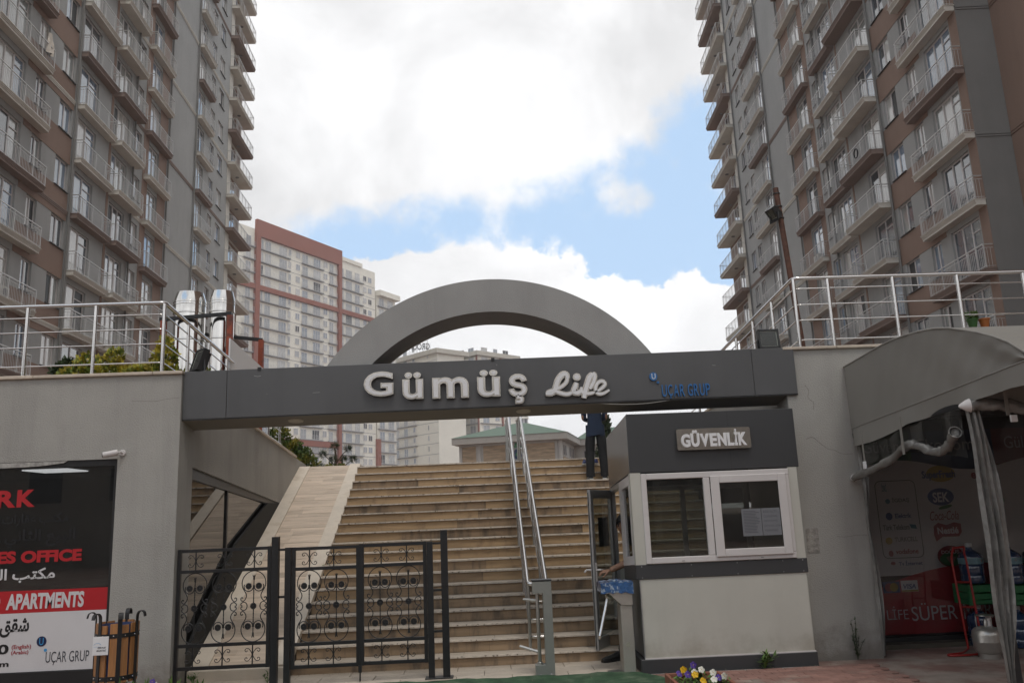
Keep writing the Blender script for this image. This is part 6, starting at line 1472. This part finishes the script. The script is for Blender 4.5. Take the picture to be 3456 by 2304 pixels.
# ------------------------------------------------------------------ people
SKIN = pm('skin', (.34,.19,.125), .55, var=.06, vs=12)
def skin_body(name, joints, edges, root, mats, region, parent, sub=2):
    """joints: name -> (position, radius x, radius y); one continuous skinned surface"""
    names = list(joints); me = bpy.data.meshes.new(name)
    me.from_pydata([joints[n][0] for n in names], [(names.index(a), names.index(b)) for a, b in edges], [])
    o = bpy.data.objects.new(name, me); COL.objects.link(o)
    md = o.modifiers.new('skin', 'SKIN'); md.use_smooth_shade = True; md.branch_smoothing = .6
    for i, n in enumerate(names):
        sv_ = me.skin_vertices[0].data[i]; sv_.radius = (joints[n][1], joints[n][2]); sv_.use_root = (n == root)
    o.modifiers.new('sub', 'SUBSURF').levels = sub
    bpy.context.view_layer.update()
    m2 = bpy.data.meshes.new_from_object(o.evaluated_get(bpy.context.evaluated_depsgraph_get()))
    bpy.data.objects.remove(o); m2.materials.clear()
    for m in mats: m2.materials.append(m)
    for p in m2.polygons: p.material_index = region(p.center); p.use_smooth = True
    q = wloc(parent)
    m2.transform(Matrix.Translation(-q)); m2.update()
    return put(name, m2, parent)
def shoe_mesh(toe, heel, floor, mat, sole, parent, stripe=None):
    """running shoe from heel to toe on the floor"""
    h, t = Vector(heel), Vector(toe); d = (t-h); L_ = d.length; d.normalize(); s = d.cross(Vector((0,0,1)))
    up = MB(); vs = []; secs = [(0, .030, .075), (.10, .036, .082), (.28, .038, .080), (.45, .040, .062), (.65, .046, .048), (.85, .044, .038), (1.0, .022, .026)]
    for f, w_, hh in secs:
        c = h + d*L_*f
        for k in range(8):
            a = math.pi*k/7; vs.append((c.x + s.x*w_*math.cos(a), c.y + s.y*w_*math.cos(a), floor + .022 + hh*math.sin(a)))
    fs = [(i*8+k, i*8+k+1, (i+1)*8+k+1, (i+1)*8+k) for i in range(len(secs)-1) for k in range(7)] + [tuple(range(8)), tuple((len(secs)-1)*8+k for k in range(7, -1, -1))]
    o = ob('shoe', up.add(vs, fs), mat, parent, True)
    P = []
    for f, w_, hh in secs: P.append((h + d*L_*f + s*(w_+.004)))
    for f, w_, hh in reversed(secs): P.append((h + d*L_*f - s*(w_+.004)))
    ob('sole', MB().prism([(p.x, p.y) for p in P], floor+.001, floor+.024, 'xy'), sole, o)
    if stripe:
        for f in (.40, .48, .56):
            for sd_ in (1, -1):
                a = h + d*L_*f + s*sd_*.042; b = h + d*L_*(f-.06) + s*sd_*.034
                ob('stripe', bar(MB(), (a.x, a.y, floor+.026), (b.x, b.y, floor+.078), .008, .006), stripe, o)
def hand(parent, wrist, palm_dir, finger_dir, mat, side=1, curl=.5):
    w_ = Vector(wrist); d = Vector(finger_dir).normalized(); n = Vector(palm_dir).normalized(); n = (n - d*n.dot(d)).normalized(); s = d.cross(n)*side
    mb = MB(); vs = []
    for f, ww, tt in ((0, .026, .018), (.03, .034, .016), (.06, .040, .014), (.085, .040, .012)):
        c = w_ + d*f
        for k in range(8): a = 2*math.pi*k/8; vs.append(c + s*math.cos(a)*ww + n*math.sin(a)*tt)
    mb.add(vs, [(i*8+k, i*8+(k+1) % 8, (i+1)*8+(k+1) % 8, (i+1)*8+k) for i in range(3) for k in range(8)] + [tuple(range(7, -1, -1)), tuple(24+k for k in range(8))])
    for i, (o_, L_) in enumerate(((-.030, .060), (-.010, .072), (.010, .068), (.029, .055))):
        p = w_ + d*.08 + s*o_; P = [p]; dd_ = d.copy()
        for j in range(3): dd_ = (dd_ + n*curl*(.9 if j else .6)).normalized(); p = p + dd_*L_*(.42, .33, .25)[j]; P.append(p)
        mb.tube(P, [.0095, .009, .0082, .006], 8)
    p = w_ + d*.025 + s*.03; mb.tube([p, p + (d*.6 + s*.8 + n*.3).normalized()*.035, p + (d*.75 + s*.65 + n*.5).normalized()*.065, p + (d*.85 + s*.4 + n*.6).normalized()*.088], [.012, .0105, .009, .0065], 8)
    return ob('hand', mb, mat, parent, True)
def head_parts(parent, c, fwd, hair, mat, eyes=True):
    """hair cap, ears, nose, eyes and mouth about a head centred at c"""
    c = Vector(c); f = Vector(fwd).normalized(); s = f.cross(Vector((0,0,1))).normalized(); u = s.cross(f)
    mb = MB(); vs = []; n, m = 16, 9
    for j in range(m+1):
        th = math.pi*.62*j/m
        for k in range(n):
            a = 2*math.pi*k/n; fr = math.cos(a)
            t2_ = th*(1 - .42*max(0, fr)); r = .098
            vs.append(c + (f*fr*math.sin(t2_)*.108 + s*math.sin(a)*math.sin(t2_)*.086 + u*math.cos(t2_)*.128) + u*.012)
    mb.add(vs, [(j*n+k, j*n+(k+1) % n, (j+1)*n+(k+1) % n, (j+1)*n+k) for j in range(m) for k in range(n)]); ob('hair', mb, hair, parent, True)
    for sd_ in (1, -1): ob('ear', MB().lathe([(.004, -.012), (.022, -.006), (.026, .004), (.01, .008)], c + s*sd_*.083 - u*.01, 10, ax=s*sd_), mat, parent, True)
    ob('nose', MB().add([c+f*.100+u*.012, c+f*.128-u*.030, c+f*.098-u*.036+s*.017, c+f*.098-u*.036-s*.017], [(0,1,2),(0,3,1),(1,3,2),(0,2,3)]), mat, parent)
    ob('mouth', MB().obox(c+f*.100-u*.066, s*.022, u*.005, f*.004), pm('lips', (.25,.09,.07), .5), parent)
    for sd_ in (1, -1): ob('eye', MB().lathe([(.010, -.004), (.008, .003), (.001, .006)], c + f*.094 + u*.008 + s*sd_*.032, 8, ax=f), pm('eye_dark', (.03,.02,.015), .2), parent); ob('brow', MB().obox(c+f*.100+u*.028+s*sd_*.032, s*.018, u*.004, f*.004), hair, parent)
def standing(label, X, Yp, Z, H, fwd, shirt, trousers, shoe, sole, hair, stripe=None, foot_dx=.10, armpose='front', lean=0.0, splay=0.0):
    k = H/1.72; f = Vector((fwd[0], fwd[1], 0)).normalized(); s = f.cross(Vector((0,0,1))); B = Vector((X, Yp, Z))
    def P(fx, sx, z): return tuple(B + f*fx*k + s*sx*k + Vector((0,0,z*k)))
    t = thing('person', label, 'person', (X, Yp, Z))
    J = {'pelvis': (P(0,0,.93), .150*k, .105*k), 'belly': (P(0,0,1.08), .165*k, .112*k), 'chest': (P(.0+lean,0,1.28), .185*k, .120*k), 'neck0': (P(lean,0,1.42), .085*k, .075*k), 'neck': (P(.01+lean,0,1.49), .055*k, .055*k), 'head': (P(.02+lean,0,1.575), .082*k, .095*k), 'crown': (P(.015+lean,0,1.665), .070*k, .080*k)}
    E2 = [('pelvis','belly'),('belly','chest'),('chest','neck0'),('neck0','neck'),('neck','head'),('head','crown')]
    for sd_, n in ((1,'r'),(-1,'l')):
        J['hip'+n] = (P(0, sd_*.095, .86), .098*k, .098*k); J['thigh'+n] = (P(.005, sd_*(.105+splay*.3), .68), .098*k, .104*k); J['knee'+n] = (P(.01, sd_*(.11+splay*.6), .48), .084*k, .088*k); J['calf'+n] = (P(-.012, sd_*(.115+splay*.8), .30), .082*k, .086*k); J['ankle'+n] = (P(-.01, sd_*(.12+splay), .085), .072*k, .078*k)
        E2 += [('pelvis','hip'+n),('hip'+n,'thigh'+n),('thigh'+n,'knee'+n),('knee'+n,'calf'+n),('calf'+n,'ankle'+n)]
        J['sho'+n] = (P(lean, sd_*.185, 1.39), .068*k, .068*k)
        if armpose == 'front': J['elb'+n] = (P(.05+lean, sd_*.198, 1.12), .052*k, .052*k); J['wri'+n] = (P(.27+lean, sd_*.08, 1.10), .033*k, .033*k)
        else: J['elb'+n] = (P(-.02, sd_*.235, 1.12), .050*k, .050*k); J['wri'+n] = (P(.06, sd_*.25, .88), .033*k, .033*k)
        E2 += [('neck0','sho'+n),('sho'+n,'elb'+n),('elb'+n,'wri'+n)]
    hem = Z + .80*k; top_ = Z + 1.46*k
    def region(c):
        lat = abs((c - B).dot(s))/k; z = (c.z - Z)/k
        if z > 1.455: return 2
        if lat > .205 and z < 1.18 and z > 1.0: return 2
        if (c - B).dot(f)/k > .15 and z > 1.0 and z < 1.3: return 2
        if z > .80 and not (z < .86 and lat > .14 and False): return 0
        return 1
    body = skin_body('body', J, E2, 'pelvis', [shirt, trousers, SKIN], region, t)
    # shirt hem hanging loose over the hips, and turned trouser cuffs
    hm = MB(); vs = []; n = 24
    for z, g_ in ((1.0, 1.0), (.90, 1.02), (.80, 1.02)):
        for i in range(n):
            a = 2*math.pi*i/n; vs.append(P(math.cos(a)*.118*g_, math.sin(a)*.172*g_ , z + (.008*math.sin(3*a) if z < .85 else 0)))
    ob('shirt_hem', hm.add(vs, [(j*n+i, j*n+(i+1) % n, (j+1)*n+(i+1) % n, (j+1)*n+i) for j in range(2) for i in range(n)]), shirt, t, True)
    for sd_, n_ in ((1,'r'),(-1,'l')):
        a = Vector(J['ankle'+n_][0]); c2 = Vector(J['calf'+n_][0]); mb = MB(); ring = []
        for z, r in ((.22, .074), (.12, .078), (.055, .084)):
            c = a.lerp(c2, (z-.085)/.215)
            for i in range(14): an = 2*math.pi*i/14; ring.append((c.x + math.cos(an)*r*k*(1+.06*math.sin(3*an+z*30)), c.y + math.sin(an)*r*k*1.08, Z + z*k))
        ob('trouser_cuff', mb.add(ring, [(j*14+i, j*14+(i+1) % 14, (j+1)*14+(i+1) % 14, (j+1)*14+i) for j in range(2) for i in range(14)]), trousers, t, True)
        fd = (f + s*sd_*.22).normalized(); h_ = Vector((a.x, a.y, 0)) - fd*.075*k; shoe_mesh((h_ + fd*.275*k)[:], h_[:], Z, shoe, sole, t, stripe)
        w_ = Vector(J['wri'+n_][0]); hand(t, w_, -s*sd_ if armpose == 'front' else -s*sd_, (f*.8 - s*sd_*.5) if armpose == 'front' else (f*.2 - Vector((0,0,1))), SKIN, sd_, .5)
    head_parts(t, Vector(J['head'][0]) + Vector((0, 0, .03*k)), f, hair, SKIN)
    return t
NAVYC = pm('navy_cotton', (.014,.026,.055), .85, var=.15, vs=7, bump=.5, bs=14); BLKC = pm('black_trousers', (.010,.010,.011), .8, var=.2, vs=7, bump=.5, bs=12); SHG = pm('grey_suede', (.045,.052,.062), .8, var=.1); SOLE = pm('white_sole', (.55,.54,.50), .6); HAIR = pm('dark_hair', (.012,.010,.009), .6)
standing('person in navy shirt and black trousers standing on the steps, back to the street', 1.955, 14.44, 2.24, 1.62, (.12, 1), NAVYC, BLKC, SHG, SOLE, HAIR, SOLE, splay=.012)
BTR = pm('blue_trainer', (.015,.03,.12), .7)
for nm, hx_, tx_, lb in (('trainer', (2.02, 14.95, 0), (1.93, 14.78, 0), 'blue trainer with a white sole, right of the pair on the step behind the man'), ('trainer', (1.80, 14.98, 0), (1.78, 14.74, 0), 'blue trainer with a white sole, left of the pair on the step behind the man')):
    tt_ = thing('trainer', lb, 'shoe', (hx_[0], hx_[1], 2.52), group='trainers on the step'); shoe_mesh(tx_, hx_, 2.522, BTR, SOLE, tt_)
# guard leaning out of the booth doorway, hand on the door
gd = thing('person', 'guard in dark clothes reaching from the booth doorway to the door handle', 'person', (1.80, 10.40, .16))
DKC = pm('dark_guard_shirt', (.016,.017,.020), .85, var=.15, vs=8)
J = {'pelvis': ((1.90,10.42,.98), .145, .105), 'belly': ((1.87,10.40,1.10), .145, .11), 'chest': ((1.80,10.36,1.26), .155, .115), 'neck0': ((1.745,10.33,1.38), .08, .075), 'neck': ((1.71,10.31,1.43), .055, .055), 'head': ((1.665,10.29,1.50), .082, .092), 'crown': ((1.66,10.285,1.585), .070, .078),
     'hipr': ((1.90,10.32,.92), .095, .095), 'kneer': ((1.76,10.26,.56), .068, .072), 'calfr': ((1.64,10.17,.36), .060, .064), 'ankler': ((1.50,10.06,.10), .045, .05), 'hipl': ((1.94,10.50,.92), .095, .095), 'kneel': ((1.93,10.50,.58), .068, .072), 'anklel': ((1.95,10.52,.26), .045, .05),
     'shor': ((1.72,10.19,1.33), .066, .066), 'elbr': ((1.66,10.08,1.10), .047, .047), 'wrir': ((1.43,10.04,1.02), .032, .032), 'shol': ((1.86,10.52,1.33), .066, .066), 'elbl': ((1.96,10.60,1.08), .047, .047), 'wril': ((1.88,10.45,.98), .032, .032)}
E2 = [('pelvis','belly'),('belly','chest'),('chest','neck0'),('neck0','neck'),('neck','head'),('head','crown'),('pelvis','hipr'),('hipr','kneer'),('kneer','calfr'),('calfr','ankler'),('pelvis','hipl'),('hipl','kneel'),('kneel','anklel'),('neck0','shor'),('shor','elbr'),('elbr','wrir'),('neck0','shol'),('shol','elbl'),('elbl','wril')]
def greg(c):
    if c.z > 1.42 and c.x < 1.76: return 2
    if c.x < 1.685 and c.z > .9: return 2
    return 0 if c.z > .96 else 1
skin_body('body', J, E2, 'pelvis', [DKC, BLKC, SKIN], greg, gd)
head_parts(gd, (1.665, 10.285, 1.525), (-.45, -.89, -.1), HAIR, SKIN)
BSH = pm('black_shoe', (.008,.008,.008), .35)
shoe_mesh((1.27, 9.93, 0), (1.53, 10.08, 0), .021, BSH, BSH, gd); shoe_mesh((1.78, 10.38, 0), (1.98, 10.53, 0), .17, BSH, BSH, gd)
hand(gd, (1.43, 10.04, 1.02), (0, .3, -1), (-1, .1, -.12), SKIN, 1, .75)

# ------------------------------------------------------------------ thin city haze
hm_ = bpy.data.materials.new('haze'); hm_.use_nodes = True; t = hm_.node_tree; t.nodes.remove(t.nodes['Principled BSDF'])
pvn = t.nodes.new('ShaderNodeVolumePrincipled'); pvn.inputs['Color'].default_value = (.93, .95, 1.0, 1); pvn.inputs['Density'].default_value = .0007; pvn.inputs['Anisotropy'].default_value = .2
t.links.new(pvn.outputs[0], t.nodes['Material Output'].inputs['Volume'])
kind(ob('haze', MB().box(-640, 640, -210, 920, -1.0, 72), hm_, at=(0, 0, -1)), 'stuff', 'thin pale haze over the far blocks')
